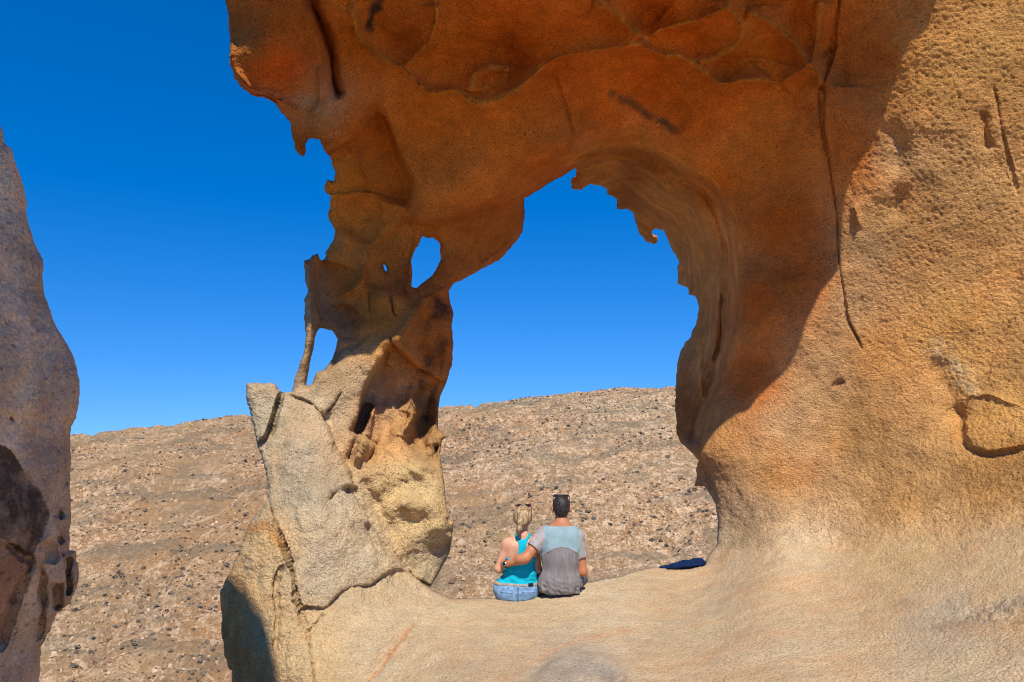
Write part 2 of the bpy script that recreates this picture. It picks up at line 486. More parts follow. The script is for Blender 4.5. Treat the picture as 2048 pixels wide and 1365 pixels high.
DEPTH = [  # photo pixel, distance in metres along the ground
 # ledge
 (840, 1168, 6.95), (942, 1197, 6.95), (1031, 1203, 6.9), (1150, 1172, 7.15), (1276, 1142, 7.5), (1400, 1131, 7.8), (1000, 1280, 5.75), (1200, 1250, 6.1),
 (1050, 1365, 4.85), (850, 1300, 5.75), (600, 1365, 5.75), (700, 1300, 6.0), (1500, 1200, 6.15), (1700, 1250, 5.35), (1400, 1365, 4.7), (1700, 1365, 4.45), (2048, 1200, 4.75), (2048, 1365, 4.05),
 (1850, 1120, 5.85), (2400, 1365, 3.5), (2500, 1000, 4.4), (1050, 1900, 2.55), (1700, 1900, 2.45), (2500, 1900, 2.2), (700, 1900, 3.6), (480, 1900, 5.0), (470, 1600, 5.8),
 # right wall
 (1437, 1100, 7.85), (1650, 1085, 7.0), (1850, 1050, 6.35), (2048, 1020, 5.75), (1470, 1000, 7.8), (1433, 1000, 8.05), (1600, 980, 7.45), (1800, 950, 6.85), (2048, 900, 6.05), (1450, 900, 7.95),
 (1600, 850, 7.55), (1800, 820, 7.05), (2048, 780, 6.4), (1520, 720, 7.95), (1650, 680, 7.5), (1800, 650, 7.15), (2048, 600, 6.55), (1560, 520, 7.85), (1700, 480, 7.35), (1900, 430, 6.9), (2048, 400, 6.6),
 (1560, 370, 7.6), (1700, 280, 7.15), (1900, 220, 6.75), (2048, 180, 6.55), (1800, 90, 6.7), (1950, 40, 6.6), (2048, 0, 6.5), (1660, 60, 6.75), (2400, 500, 5.6), (2400, 0, 5.9), (2200, -250, 6.2),
 # inside of the arch on the right
 (1484, 560, 8.05), (1450, 640, 8.7), (1400, 640, 9.8), (1440, 780, 8.45), (1385, 800, 9.1), (1355, 780, 9.7), (1372, 890, 8.9), (1404, 905, 8.2), (1468, 440, 8.0), (1405, 480, 9.1), (1350, 480, 9.9), (1366, 337, 7.9),
 (1345, 392, 8.8), (1260, 400, 9.7), (1278, 284, 7.8), (1230, 332, 9.0), (1160, 352, 9.8), (1146, 319, 7.9), (1112, 356, 8.5), (1480, 660, 8.1), (1425, 560, 9.2), (1300, 430, 9.8), (1400, 955, 8.4),
 # ceiling
 (1100, 250, 7.45), (1100, 150, 6.95), (1100, 50, 6.4), (1300, 220, 7.4), (1300, 100, 6.75), (1300, 0, 6.25), (1450, 250, 7.5), (1500, 100, 6.75), (1500, 0, 6.35), (900, 100, 6.65), (900, 0, 6.15), (900, 300, 7.4),
 (1000, 330, 7.7), (850, 400, 7.7), (950, 415, 7.95), (1010, 395, 8.05), (1000, 460, 8.75), (950, 480, 8.5), (905, 490, 8.35), (920, 540, 8.3), (1042, 430, 9.0),
 (1100, -100, 5.65), (1500, -100, 5.8), (1800, -100, 6.25), (700, -100, 5.6), (500, -80, 5.6), (1960, -200, 6.4),
 # left tower
 (760, 480, 8.0), (760, 600, 7.8), (700, 550, 7.9), (850, 610, 7.75), (890, 650, 7.9), (800, 420, 8.05), (720, 350, 7.75), (750, 300, 7.55), (680, 300, 7.45), (660, 400, 7.9), (650, 230, 6.9),
 (700, 100, 6.55), (760, 30, 6.25), (600, 150, 6.35), (600, 50, 6.0), (500, 100, 6.0), (470, 50, 6.05), (500, 0, 5.8), (600, 230, 6.85), (598, 290, 7.1), (622, 560, 7.5), (615, 620, 7.45), (612, 700, 7.4), (592, 775, 7.35), (665, 540, 7.9), (668, 620, 7.85),
 (700, 750, 7.45), (770, 710, 7.5), (800, 800, 7.75), (860, 800, 7.85), (885, 740, 8.0), (740, 850, 7.35), (850, 900, 7.55), (800, 950, 7.25), (860, 980, 7.3), (885, 1050, 7.25), (800, 1040, 7.1), (865, 1130, 7.3),
 # blocks at its foot
 (530, 780, 7.3), (530, 860, 7.15), (575, 805, 7.25), (650, 850, 7.2), (600, 900, 6.95), (700, 950, 6.95), (560, 950, 6.9), (620, 1020, 6.68), (720, 1050, 6.75), (790, 1110, 6.85), (560, 1050, 6.55), (650, 1120, 6.42),
 (740, 1140, 6.6), (520, 1060, 6.6), (560, 1130, 6.35), (600, 1200, 6.2), (480, 1150, 6.65), (505, 1250, 6.3), (460, 1250, 6.6), (560, 1300, 6.0), (700, 1230, 6.25), (760, 1190, 6.5), (470, 1345, 6.4)]

Yf = rbf(DEPTH, us, vs)
fissure = Z(z2, (600, 0), (640, 80), (680, 180), (715, 280), (722, 400), (740, 490), (770, 545))
big_crack = Z(z7, (900, 30), (880, 150), (870, 260), (845, 370), (810, 470), (803, 600), (815, 740), (850, 900), (880, 1100), (893, 1180), (893, 1320)) + Z(z8, (903, 250), (930, 380), (940, 510), (985, 590), (1020, 660), (1045, 715))
seam_pillar = Z(zb, (30, 770), (200, 830), (330, 880), (400, 950), (470, 1060), (540, 1230), (580, 1365)) + Z(z4, (770, 130), (815, 210), (840, 300), (870, 380), (920, 450), (960, 560), (1010, 620), (1080, 680), (1130, 750), (1195, 815))
seam_wedge = Z(z3, (450, 918), (425, 980), (400, 1080), (370, 1160), (315, 1207))
seam_foot = Z(z4, (370, 272), (375, 370), (420, 530), (450, 600), (480, 690), (510, 790), (520, 900), (545, 960))
seam_base = Z(z4, (545, 960), (620, 968), (690, 965), (740, 910), (800, 850), (870, 835), (930, 845), (980, 800), (1050, 760), (1120, 755), (1195, 815))
seam_low = Z(z4, (545, 960), (570, 1050), (595, 1110), (605, 1230), (625, 1365)) + [(640, 1900)]
ft = lambda *a, **k: feature(Yf, us, vs, *a, **k)
ft('groove', [(600, -90)] + fissure, .20, 12, taper=.05)
ft('groove', fissure, .14, 4)
ft('groove', [(1690, -80)] + big_crack, .05, 1.9, taper=.05)
ft('step', [(1690, -80)] + big_crack[:11], .03, 2, L=60, side=1, taper=.1)
ft('step', Z(z2, (930, 570), (1000, 620), (1040, 720), (1080, 850), (1130, 940), (1156, 1020), (1146, 1090), (1125, 1150)), .42, 3.0, L=75, side=1)
ft('step', Z(z2, (1125, 1150), (1180, 1215), (1300, 1215), (1400, 1190), (1560, 1140), (1760, 1085), (1911, 990)), .30, 5, L=90, side=1)
ft('ridge', Z(z2, (1125, 1150), (1180, 1215), (1300, 1200), (1400, 1165), (1560, 1100), (1760, 1020), (1911, 930)), .10, 16)
ft('step', Z(zb, (1200, 200), (1110, 290), (1070, 430), (960, 600), (900, 720), (860, 850), (830, 1000), (760, 1130), (720, 1200)), .52, 2.5, L=105, side=-1, taper=.05)
ft('step', Z(zb, (1370, 735), (1470, 960), (1420, 1080), (1390, 1200), (1340, 1330)), .36, 2.5, L=55, side=-1)
ft('ridge', Z(zb, (1000, 870), (960, 1000), (930, 1150), (830, 1300)), .13, 5)
ft('ridge', Z(zb, (1370, 700), (1380, 850), (1300, 1000)), .12, 8)
ft('ridge', Z(zb, (1110, 190), (1160, 330), (1130, 470)), .10, 9)
ft('step', Z(zb, (1740, 200), (1700, 500), (1600, 800), (1560, 1000)), .12, 3, L=40, side=1)
ft('groove', Z(zb, (450, 1000), (560, 900), (660, 745)), .06, 2.6)
ft('groove', Z(zb, (380, 560), (500, 470), (640, 300), (800, 290), (960, 120)), .05, 4)
ft('step', seam_pillar[3:], .16, 2.5, L=40, side=-1, taper=.06)
ft('groove', seam_pillar, .06, 3, taper=.03)
ft('groove', seam_wedge, .16, 4, taper=0)
ft('groove', seam_foot, .09, 3, taper=.02)
ft('step', seam_base, .05, 2.2, L=22, side=1, taper=.03)
ft('groove', seam_base, .03, 2.6, taper=.02)
ft('groove', seam_low, .045, 2.8, taper=.02)
ft('groove', Z(z4, (590, 1105), (640, 1040), (680, 990)), .05, 3)
ft('groove', Z(z4, (440, 720), (407, 840), (425, 960), (420, 1060), (408, 1200)), .07, 3)
ft('groove', Z(z4, (910, 1365), (1000, 1280), (1080, 1170), (1170, 1040), (1230, 980), (1330, 930)), .03, 2.5)
ft('step', Z(z4, (700, 365), (725, 330), (790, 300), (850, 335)), .07, 3, L=24, side=1, taper=.3)
ft('step', Z(z4, (900, 470), (925, 560), (968, 620)), .07, 3, L=24, side=1, taper=.3)
ft('step', Z(z4, (380, 450), (430, 415), (530, 395), (548, 480), (565, 560)), .035, 2.5, L=30, side=1)
ft('step', Z(z4, (470, 560), (600, 640), (700, 800)), .03, 6, L=40, side=1)
ft('step', Z(z3, (890, 330), (930, 335), (1050, 350), (1120, 385), (1150, 375)), .16, 3, L=60, side=-1)
ft('groove', Z(z3, (1035, 380), (1050, 420), (1055, 480), (1080, 510)), .08, 3)
ft('groove', Z(z3, (930, 350), (925, 420), (930, 480)), .05, 3)
ft('groove', Z(z3, (900, 830), (870, 770)), .02, 3)
for p_, A_, w_ in ((Z(z2, (740, 720), (800, 790), (870, 900), (930, 1040)), .10, 8), (Z(z3, (890, 200), (895, 290), (860, 330), (740, 400)), .08, 8), (Z(z3, (640, 560), (740, 420), (840, 440), (900, 520)), .06, 8),
                   (Z(z3, (1390, 330), (1250, 380), (1180, 480), (1060, 640), (1000, 700)), .11, 8), (Z(z2, (1765, 1110), (1745, 1200), (1690, 1330), (1500, 1480)), .10, 7), (Z(z2, (165, 200), (170, 350), (230, 440), (300, 490), (390, 510), (480, 560), (600, 640)), .13, 7),
                   (Z(z2, (650, 345), (655, 450), (660, 560), (600, 640)), .10, 6), (Z(z3, (1340, 420), (1380, 560), (1350, 700), (1300, 900)), .08, 7), (Z(z3, (1250, 620), (1290, 760), (1260, 900)), .06, 6),
                   
                   (Z(z2, (1180, 60), (1050, 200), (960, 330)), .05, 14), (Z(z3, (600, 200), (600, 330), (610, 450), (600, 600), (570, 720), (545, 830)), .07, 5)):
    ft('ridge', p_, A_, w_, taper=.15)
ft('step', Z(z2, (930, 1040), (985, 1150), (960, 1250), (925, 1340)), .08, 3, L=50, side=1)
ft('step', Z(z3, (1215, 40), (1290, 60), (1330, 110), (1335, 200), (1305, 280)), .10, 3, L=16, side=1)
ft('step', Z(z3, (668, 190), (650, 260), (640, 330), (652, 400), (658, 520), (640, 590)), .22, 2.0, L=26, side=-1, taper=.05)
ft('groove', Z(z3, (560, 345), (600, 350), (640, 345)), .05, 4)
for p_, A_, w_ in ((Z(z4, (1130, 100), (1180, 130), (1200, 180)), .09, 20), (Z(z4, (1230, 570), (1290, 560), (1350, 520)), .10, 24), (Z(z4, (1080, 400), (1130, 370), (1180, 400)), .06, 22), (Z(z4, (1250, 200), (1290, 300), (1300, 400)), .06, 20), (Z(z4, (950, 200), (900, 280)), .05, 26),
                   (Z(z4, (1150, 620), (1200, 700)), .07, 28), (Z(z4, (560, 180), (620, 300)), .05, 40), (Z(z4, (640, 500), (760, 620)), .05, 44), (Z(z4, (930, 700), (1000, 740)), .05, 22), (Z(z4, (330, 700), (300, 900)), .05, 30)):
    ft('groove', p_, -A_, w_, taper=0)
for p_, A_, w_ in (([(795, 535), (805, 520)], .14, 26), ([(690, 625), (700, 640)], .12, 22), ([(722, 435), (715, 450)], .10, 24), ([(742, 500), (735, 515)], -.10, 20), ([(772, 592), (790, 600)], -.12, 24), ([(690, 480), (685, 500)], -.08, 18), ([(710, 580), (722, 575)], -.07, 16),
                   ([(845, 640), (835, 690)], .10, 18), ([(875, 690), (865, 750)], -.08, 14), ([(690, 330), (700, 370)], -.08, 18), ([(950, 350), (1000, 320)], -.10, 50), ([(860, 270), (880, 330)], .10, 50), ([(1200, 170), (1280, 190)], .12, 55), ([(960, 120), (1020, 100)], .12, 50), ([(1230, 60), (1300, 40)], .10, 45), ([(1400, 110), (1450, 130)], .10, 40), ([(1080, 220), (1050, 260)], -.08, 50), ([(1560, 180), (1580, 230)], .10, 40), ([(800, 90), (820, 130)], .10, 36)):
    ft('groove', p_, A_, w_, taper=0)
zp = ((440, 700), 2.056)
for k_, p_, A_, w_ in (('ridge', Z(zp, (640, 215), (612, 330), (570, 440), (540, 490)), .16, 6), ('groove', Z(zp, (605, 240), (562, 370), (530, 450)), .20, 7), ('groove', Z(zp, (640, 400), (615, 450)), .16, 9), ('ridge', Z(zp, (780, 165), (805, 250), (740, 360)), .18, 8),
                       ('groove', Z(zp, (850, 290), (815, 385), (860, 445)), .24, 14), ('groove', Z(zp, (795, 470), (815, 480)), -.12, 20), ('groove', Z(zp, (690, 300), (670, 370)), .10, 14), ('groove', Z(zp, (600, 560), (650, 650), (700, 740)), .09, 13), ('groove', Z(zp, (740, 560), (700, 600)), .07, 16),
                       ('groove', Z(zp, (760, 640), (800, 660)), -.08, 18), ('groove', Z(zp, (860, 640), (880, 720)), -.08, 18), ('groove', Z(zp, (525, 575), (545, 585)), .13, 9), ('groove', Z(zp, (463, 600), (458, 612)), .08, 5), ('groove', Z(zp, (612, 730), (640, 800)), .10, 7),
                       ('ridge', Z(zp, (700, 340), (740, 350), (790, 360)), .10, 9), ('ridge', Z(zp, (905, 200), (880, 320), (840, 470), (880, 520)), .10, 7), ('groove', Z(zp, (870, 200), (850, 280)), .12, 9), ('ridge', Z(zp, (320, 640), (330, 700), (345, 760)), .04, 8), ('groove', Z(zp, (400, 640), (470, 720)), -.05, 30), ('groove', Z(zp, (300, 460), (400, 430)), .03, 7)):
    ft(k_, p_, A_, w_, taper=.25 if k_ == 'ridge' else 0)
ft('groove', Z(z4, (1355, 480), (1362, 540)), .10, 6, taper=0)
ft('groove', Z(z4, (1348, 620), (1350, 650)), .12, 6, taper=0)
ft('groove', Z(z3, (1290, 1215), (1285, 1260)), .2, 5, taper=0)
# scallops of the ceiling meet in thin ridges
EDGE = []
for pts in (Z(z2, (830, 0), (835, 100), (860, 200), (920, 280), (1000, 330), (1090, 362), (1125, 380), (1170, 430), (1230, 490), (1280, 510), (1330, 500), (1380, 482), (1440, 520), (1500, 565), (1580, 555), (1680, 525), (1740, 490), (1800, 420), (1870, 370)),
            Z(z5, (0, 530), (100, 480), (220, 370), (300, 320), (390, 295), (500, 275), (650, 255), (760, 240), (810, 265), (870, 295), (930, 310), (970, 300), (1050, 340), (1120, 390), (1170, 440), (1230, 462), (1300, 440), (1400, 430), (1480, 450), (1520, 480)),
            Z(z5, (800, 215), (850, 170), (960, 140), (1080, 110), (1200, 55), (1250, 45), (1290, 90), (1330, 190), (1290, 250), (1200, 295), (1150, 325), (1060, 335)),
            Z(z5, (1520, 480), (1560, 430), (1640, 385), (1700, 375), (1750, 400), (1750, 480)), Z(z5, (1250, 0), (1252, 45)), Z(z5, (1700, 375), (1715, 280), (1735, 150), (1750, 0)),
            Z(z5, (520, 0), (620, 60), (700, 130), (770, 200)), Z(z5, (1340, 60), (1480, 120), (1580, 200), (1650, 300), (1700, 370)),
            Z(z2, (1280, 0), (1300, 100), (1260, 220), (1180, 300), (1110, 365)), Z(z2, (1470, 500), (1480, 430), (1520, 390), (1600, 365), (1700, 380))):
    EDGE.append(pts)
    ft('ridge', pts, .13, 22, taper=.06)
    ft('ridge', pts, .03, 4, taper=.06)
    ft('fold', pts, .12, 1, L=30, side=-1, taper=.06)
ft('groove', Z(z5, (230, 375), (300, 410), (340, 530), (380, 660), (410, 760), (415, 830)), .03, 2.2)
ft('step', Z(z5, (620, 510), (700, 570), (800, 620), (950, 710), (1000, 740)), .10, 4, L=45, side=-1)
RIM = Z(z5, (340, 880), (450, 838), (600, 790), (760, 775), (900, 830), (1000, 920), (1150, 980), (1220, 1080), (1270, 1200), (1310, 1365)) + Z(z6, (1312, 400), (1302, 600), (1250, 750), (1200, 900), (1150, 1050), (1103, 1240))
ft('ridge', RIM, .06, 7, taper=.05)
ft('fold', RIM, .50, 1, L=18, side=1, taper=.04)
ARRIS = Z(z5, (600, 930), (715, 1010), (800, 1080), (900, 1130), (1000, 1200), (1060, 1300)) + Z(z6, (1090, 100), (1115, 250), (1100, 350), (1100, 560), (1090, 780), (1110, 1000))
ft('ridge', ARRIS, .07, 5, taper=.08)
ft('step', Z(z5, (600, 930), (715, 1010), (800, 1080), (900, 1130), (1000, 1200), (1060, 1300)) + Z(z6, (1090, 100), (1115, 250), (1100, 350)), .18, 4, L=50, side=1)
ft('ridge', Z(z6, (1190, 200), (1200, 400), (1185, 600), (1160, 760)), .06, 6)
ft('groove', Z(z6, (1215, 350), (1205, 500), (1205, 640), (1160, 760)), .10, 5)
# pockets and knobs on the right wall
ft('step', Z(z8, (1575, 960), (1565, 1050), (1580, 1190), (1690, 1250), (1800, 1240), (1911, 1215), (2050, 1190)), .11, 2.5, L=20, side=1, taper=.12)
ft('groove', Z(z8, (1440, 800), (1490, 900), (1530, 1000)), .06, 24, taper=0)
ft('groove', Z(z8, (1575, 960), (1640, 925), (1720, 915), (1820, 965), (1911, 985)), -.035, 7, taper=.2)
ft('groove', Z(z8, (1575, 980), (1680, 900), (1760, 680), (1850, 500)), .015, 3)
ft('groove', Z(z7, (1740, 440), (1765, 570), (1790, 720), (1840, 920), (1880, 1080)), .03, 3)
ft('groove', Z(z7, (1690, 640), (1695, 720), (1710, 790)), .06, 11, taper=0)
ft('ridge', Z(z7, (990, 1140), (1010, 1220)), .09, 6, taper=0)
ft('groove', Z(z7, (1190, 720), (1240, 800), (1220, 900)), .05, 16, taper=0)
ft('groove', Z(z7, (1190, 690), (1310, 680), (1430, 670)), -.022, 26, taper=0)
ft('groove', Z(z7, (1140, 1010), (1280, 960), (1400, 930)), -.02, 26, taper=0)
ft('groove', Z(z7, (1230, 1060), (1210, 1150)), .05, 16, taper=0)
ft('groove', Z(z8, (860, 890), (930, 850)), .04, 5)
ft('step', [(1455, 1062), (1500, 1052), (1552, 1040), (1640, 1058)], .03, 3, L=30, side=1)
ft('groove', Z(z8, (150, 1290), (180, 1330)) + [(1420, 960), (1432, 1010)], .10, 6)
# the bump in the ledge at the bottom and rough patch at the right
ft('step', [(1050, 1372), (1085, 1345), (1110, 1320), (1150, 1306), (1200, 1306), (1240, 1330), (1262, 1370)], -.20, 2.5, L=60, side=1, taper=.1)

inside_c = inside(rock_polys, (us[1:] + us[:-1]) / 2, (vs[1:] + vs[:-1]) / 2)
Dm, NE, NX, NY = outline_distance(rock_polys, us, vs)
nv, nu = Dm.shape
U, V = np.meshgrid(us, vs)
# pull the rim vertices on to the outline
cnt = np.zeros((nv, nu), int)
for a in (0, 1):
    for b in (0, 1):
        cnt[a:nv - 1 + a, b:nu - 1 + b] += inside_c
rim = (cnt > 0) & (cnt < 4) & (NE < 4.0)
U = np.where(rim, NX, U); V = np.where(rim, NY, V)
in_v = (cnt == 4)
Din = np.where(in_v, Dm, 0.0)
mpp = np.clip(Yf, 2, 12) / F_PX                     # metres per pixel
dmet = Din * mpp
# fronts curl away where they meet the sky
wr = 14.0
curl = 1 - np.sqrt(np.clip(1 - (1 - np.clip(Din / wr, 0, 1)) ** 2, 0, 1))
Yf = Yf + .11 * curl
sx, sz = ray(U, V)
Pf = np.stack([sx * Yf, Yf, EYE + sz * Yf], -1)
def grid_normals(P):
    du = np.gradient(P, axis=1); dv = np.gradient(P, axis=0)
    n = np.cross(dv, du)
    return n / np.maximum(np.linalg.norm(n, axis=-1), 1e-9)[..., None]
live = cnt > 0
N = grid_normals(Pf)
flip = np.sign((N * (Pf - np.array([0, 0, EYE]))).sum(-1)); N *= -np.where(flip == 0, 1, flip)[..., None]
pts = Pf[live]
ledge_m = np.clip((V - np.interp(U, [0, 838, 1416, 1650, 2048, 2600], [1150, 1150, 1110, 1090, 1040, 950])) / 50, 0, 1) * (U > 640)
lm = ledge_m[live]
grey_m = np.clip((V - 740) / 150, 0, 1) * np.clip((900 - U) / 60, 0, 1); gm = grey_m[live]
wall_m = np.clip((U - 1650) / 150, 0, 1) * (1 - ledge_m); wm = wall_m[live]
lump = fbm(pts, 1.3, 3)
bum = fbm(pts, 5.5, 3, .55, 3.1)
fin = fbm(pts, 32.0, 2, .7, 9.7)
pit = perlin(pts * np.array([30., 30., 38.]) + 40.0)
rough_r = np.clip(1 - np.hypot((U[live] - 1985) / 120, (V[live] - 1225) / 45), 0, 1)
pitd = -np.clip(pit - .30, 0, 1) * (.020 + .015 * wm * np.clip((800 - V[live]) / 500, .2, 1)) * (1 - .8 * lm) + fbm(pts, 14., 3, .6, 77.) * .03 * rough_r
disp = lump * (.035 - .015 * lm) + bum * (.013 + .014 * gm - .004 * wm - .009 * lm) + fin * (.0058 + .0045 * wm + .003 * gm - .0025 * lm) + pitd
edge_f = np.clip(Din[live] / 6, .15, 1)
Pf[live] = pts + N[live] * (disp * edge_f)[:, None]
# the far side of the rock: thicker the further from its outline
th = 1.15 * np.sqrt(dmet * (dmet + .55))
th = np.minimum(th, 2.6)
ctr = np.array([0, 0, EYE])
back_dir = (Pf - ctr); back_dir[..., 2] = np.where(V > 1100, -np.abs(back_dir[..., 1]) * .55, back_dir[..., 2] * .45)
back_dir /= np.maximum(np.linalg.norm(back_dir, axis=-1), 1e-9)[..., None]
Pb = Pf + back_dir * th[..., None]

# colour zones of the stone; shaded zones retinted to warm and lift their shade
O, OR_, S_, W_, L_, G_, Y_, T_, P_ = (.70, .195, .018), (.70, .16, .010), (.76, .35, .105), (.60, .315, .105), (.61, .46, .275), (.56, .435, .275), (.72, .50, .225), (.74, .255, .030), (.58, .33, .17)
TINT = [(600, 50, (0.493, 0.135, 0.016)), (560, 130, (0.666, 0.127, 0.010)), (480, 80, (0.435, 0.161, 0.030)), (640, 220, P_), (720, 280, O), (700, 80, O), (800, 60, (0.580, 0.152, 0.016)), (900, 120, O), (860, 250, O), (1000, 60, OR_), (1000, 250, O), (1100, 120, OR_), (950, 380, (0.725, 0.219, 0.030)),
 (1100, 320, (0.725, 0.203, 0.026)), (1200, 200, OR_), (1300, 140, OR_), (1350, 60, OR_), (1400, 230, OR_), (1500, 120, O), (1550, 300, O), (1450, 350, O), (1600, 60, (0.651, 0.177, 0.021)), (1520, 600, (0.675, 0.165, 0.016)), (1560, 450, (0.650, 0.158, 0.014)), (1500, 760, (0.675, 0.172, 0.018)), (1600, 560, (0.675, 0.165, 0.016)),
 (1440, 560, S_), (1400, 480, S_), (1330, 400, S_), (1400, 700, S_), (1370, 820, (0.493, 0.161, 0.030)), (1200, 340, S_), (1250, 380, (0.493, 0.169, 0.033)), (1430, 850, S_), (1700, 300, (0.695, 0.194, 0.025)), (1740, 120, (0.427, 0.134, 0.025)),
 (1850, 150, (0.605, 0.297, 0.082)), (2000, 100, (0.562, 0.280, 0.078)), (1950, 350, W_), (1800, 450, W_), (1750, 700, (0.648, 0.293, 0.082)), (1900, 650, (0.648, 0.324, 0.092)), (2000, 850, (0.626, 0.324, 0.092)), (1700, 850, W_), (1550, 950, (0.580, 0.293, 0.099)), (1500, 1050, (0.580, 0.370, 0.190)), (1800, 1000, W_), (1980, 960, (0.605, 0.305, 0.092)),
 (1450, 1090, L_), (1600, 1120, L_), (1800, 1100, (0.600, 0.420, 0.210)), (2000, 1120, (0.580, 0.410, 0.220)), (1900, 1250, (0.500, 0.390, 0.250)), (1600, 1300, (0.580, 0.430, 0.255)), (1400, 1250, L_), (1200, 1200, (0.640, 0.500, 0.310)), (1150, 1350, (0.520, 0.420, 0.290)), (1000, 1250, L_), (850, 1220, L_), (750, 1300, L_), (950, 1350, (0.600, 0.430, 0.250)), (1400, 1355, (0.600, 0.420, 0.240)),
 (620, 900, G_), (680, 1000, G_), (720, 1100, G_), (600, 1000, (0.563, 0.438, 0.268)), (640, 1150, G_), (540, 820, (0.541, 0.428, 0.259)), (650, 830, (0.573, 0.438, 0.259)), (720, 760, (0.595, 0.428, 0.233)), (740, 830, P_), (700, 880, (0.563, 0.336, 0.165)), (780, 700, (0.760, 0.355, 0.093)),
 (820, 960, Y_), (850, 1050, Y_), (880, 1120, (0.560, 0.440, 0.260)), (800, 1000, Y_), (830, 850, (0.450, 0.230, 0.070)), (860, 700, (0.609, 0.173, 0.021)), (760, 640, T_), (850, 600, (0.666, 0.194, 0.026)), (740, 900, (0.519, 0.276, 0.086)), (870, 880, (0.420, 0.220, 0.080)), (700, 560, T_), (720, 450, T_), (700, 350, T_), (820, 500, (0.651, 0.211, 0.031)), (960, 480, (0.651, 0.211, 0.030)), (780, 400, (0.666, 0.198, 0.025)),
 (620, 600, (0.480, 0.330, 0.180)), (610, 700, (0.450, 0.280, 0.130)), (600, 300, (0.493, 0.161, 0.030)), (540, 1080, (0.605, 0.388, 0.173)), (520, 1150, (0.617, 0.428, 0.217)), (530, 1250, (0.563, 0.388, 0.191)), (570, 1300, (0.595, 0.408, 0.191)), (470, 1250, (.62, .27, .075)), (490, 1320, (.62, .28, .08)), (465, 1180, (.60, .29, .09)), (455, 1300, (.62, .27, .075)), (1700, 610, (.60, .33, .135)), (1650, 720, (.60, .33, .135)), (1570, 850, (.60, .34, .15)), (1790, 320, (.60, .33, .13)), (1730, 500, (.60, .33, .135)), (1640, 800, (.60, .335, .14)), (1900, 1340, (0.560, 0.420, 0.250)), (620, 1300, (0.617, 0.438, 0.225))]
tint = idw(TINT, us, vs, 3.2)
# dark desert varnish and mineral streaks, plus one painted sunlit patch
def stain_or_light(poly_pts, col, w, k=.8):
    P = np.array(poly_pts, float); D = np.full(U.shape, 1e9)
    for a, b in zip(P[:-1], P[1:]):
        D = np.minimum(D, segdist(U, V, a, b)[0])
    return np.clip(1 - D / w, 0, 1) * k, col
nzs = np.zeros((nv, nu)); nzs[live] = fbm(pts, 7.0, 4, .65, 61.0)
for pp, col, w, k in ((Z(z2, (970, 0), (940, 60), (920, 150)), (.07, .045, .03), 20, 1.0), (Z(z5, (620, 510), (760, 590), (950, 700)), (.16, .09, .03), 16, .8), (Z(z3, (1290, 430), (1330, 480)), (.10, .055, .03), 32, .9),
                      (Z(z3, (1320, 640), (1250, 760), (1210, 880)), (.13, .065, .03), 24, .8), (Z(z3, (800, 490), (830, 530)), (.2, .12, .06), 24, .6), (Z(z4, (1060, 380), (1120, 420)), (.42, .26, .10), 22, .7),
                      (Z(z4, (280, 530), (340, 515), (400, 560), (430, 610)), (.55, .25, .07), 18, .8), (Z(z4, (910, 1365), (1000, 1280), (1080, 1170), (1170, 1040)), (.60, .30, .13), 9, .8), ([(1730, 1250), (1820, 1218), (1880, 1190)], (.62, .34, .16), 12, .6),
                      ([(1380, 1320), (1500, 1290), (1640, 1240)], (.62, .38, .2), 22, .6), ([(1000, 1362), (1060, 1330), (1150, 1285), (1250, 1262)], (.64, .36, .2), 16, .7), (Z(z8, (1450, 700), (1560, 800), (1620, 880)), (.66, .48, .25), 40, .7),
                      (Z(z3, (1180, 420), (1120, 560), (1060, 640)), (.52, .22, .06), 18, .7), (Z(z3, (1230, 420), (1190, 520), (1100, 680)), (.55, .25, .07), 10, .7), ([(1440, 1085), (1475, 1092), (1500, 1075)], (.45, .33, .12), 20, .6),
                      ([(1880, 1262), (1960, 1230), (2048, 1195)], (.36, .29, .2), 26, .7), ([(1100, 1355), (1150, 1332), (1200, 1340), (1225, 1360)], (.40, .33, .245), 48, .95), (Z(z2, (540, 520), (600, 560), (650, 600)), (.55, .38, .24), 26, .8)):  # the last stroke paints a sunlit patch on the left lump
    m, col = stain_or_light(pp, col, w, k)
    m = np.clip(m * 1.6 + nzs * .7 - .35, 0, 1) * k * np.clip(m * 5, 0, 1)
    tint = tint * (1 - m[..., None]) + np.array(col) * m[..., None]

# bedding lines that follow the curve of the arch inside the opening
Drim = np.full(U.shape, 1e9); Srim = np.zeros(U.shape); Trim = np.zeros(U.shape); acc = 0.0
RC = chaikin(RIM, 1, False)
for a_, b_ in zip(RC[:-1], RC[1:]):
    d_, _, _, t_ = segdist(U, V, a_, b_); dv = b_ - a_; L_s = np.hypot(*dv)
    s_ = np.sign(dv[0] * (V - a_[1]) - dv[1] * (U - a_[0])); m = d_ < Drim
    Drim = np.where(m, d_, Drim); Srim = np.where(m, s_, Srim); Trim = np.where(m, acc + t_ * L_s, Trim); acc += L_s
zone = np.clip(Drim * Srim / 8, 0, 1) * (Drim < 190) * (U > 1130) * (U < 1500)
ln = perlin(np.stack([Drim.ravel() / 5.0, Trim.ravel() / 130.0, np.zeros(U.size)], 1)).reshape(U.shape) + .6 * perlin(np.stack([Drim.ravel() / 14.0, Trim.ravel() / 200.0, np.full(U.size, 7.5)], 1)).reshape(U.shape)
tint = tint * (1 + np.clip(ln, -1, 1) * .28 * zone)[..., None] * (1 + zone[..., None] * np.array([0, .03, .10]) * np.clip(ln, 0, 1)[..., None])
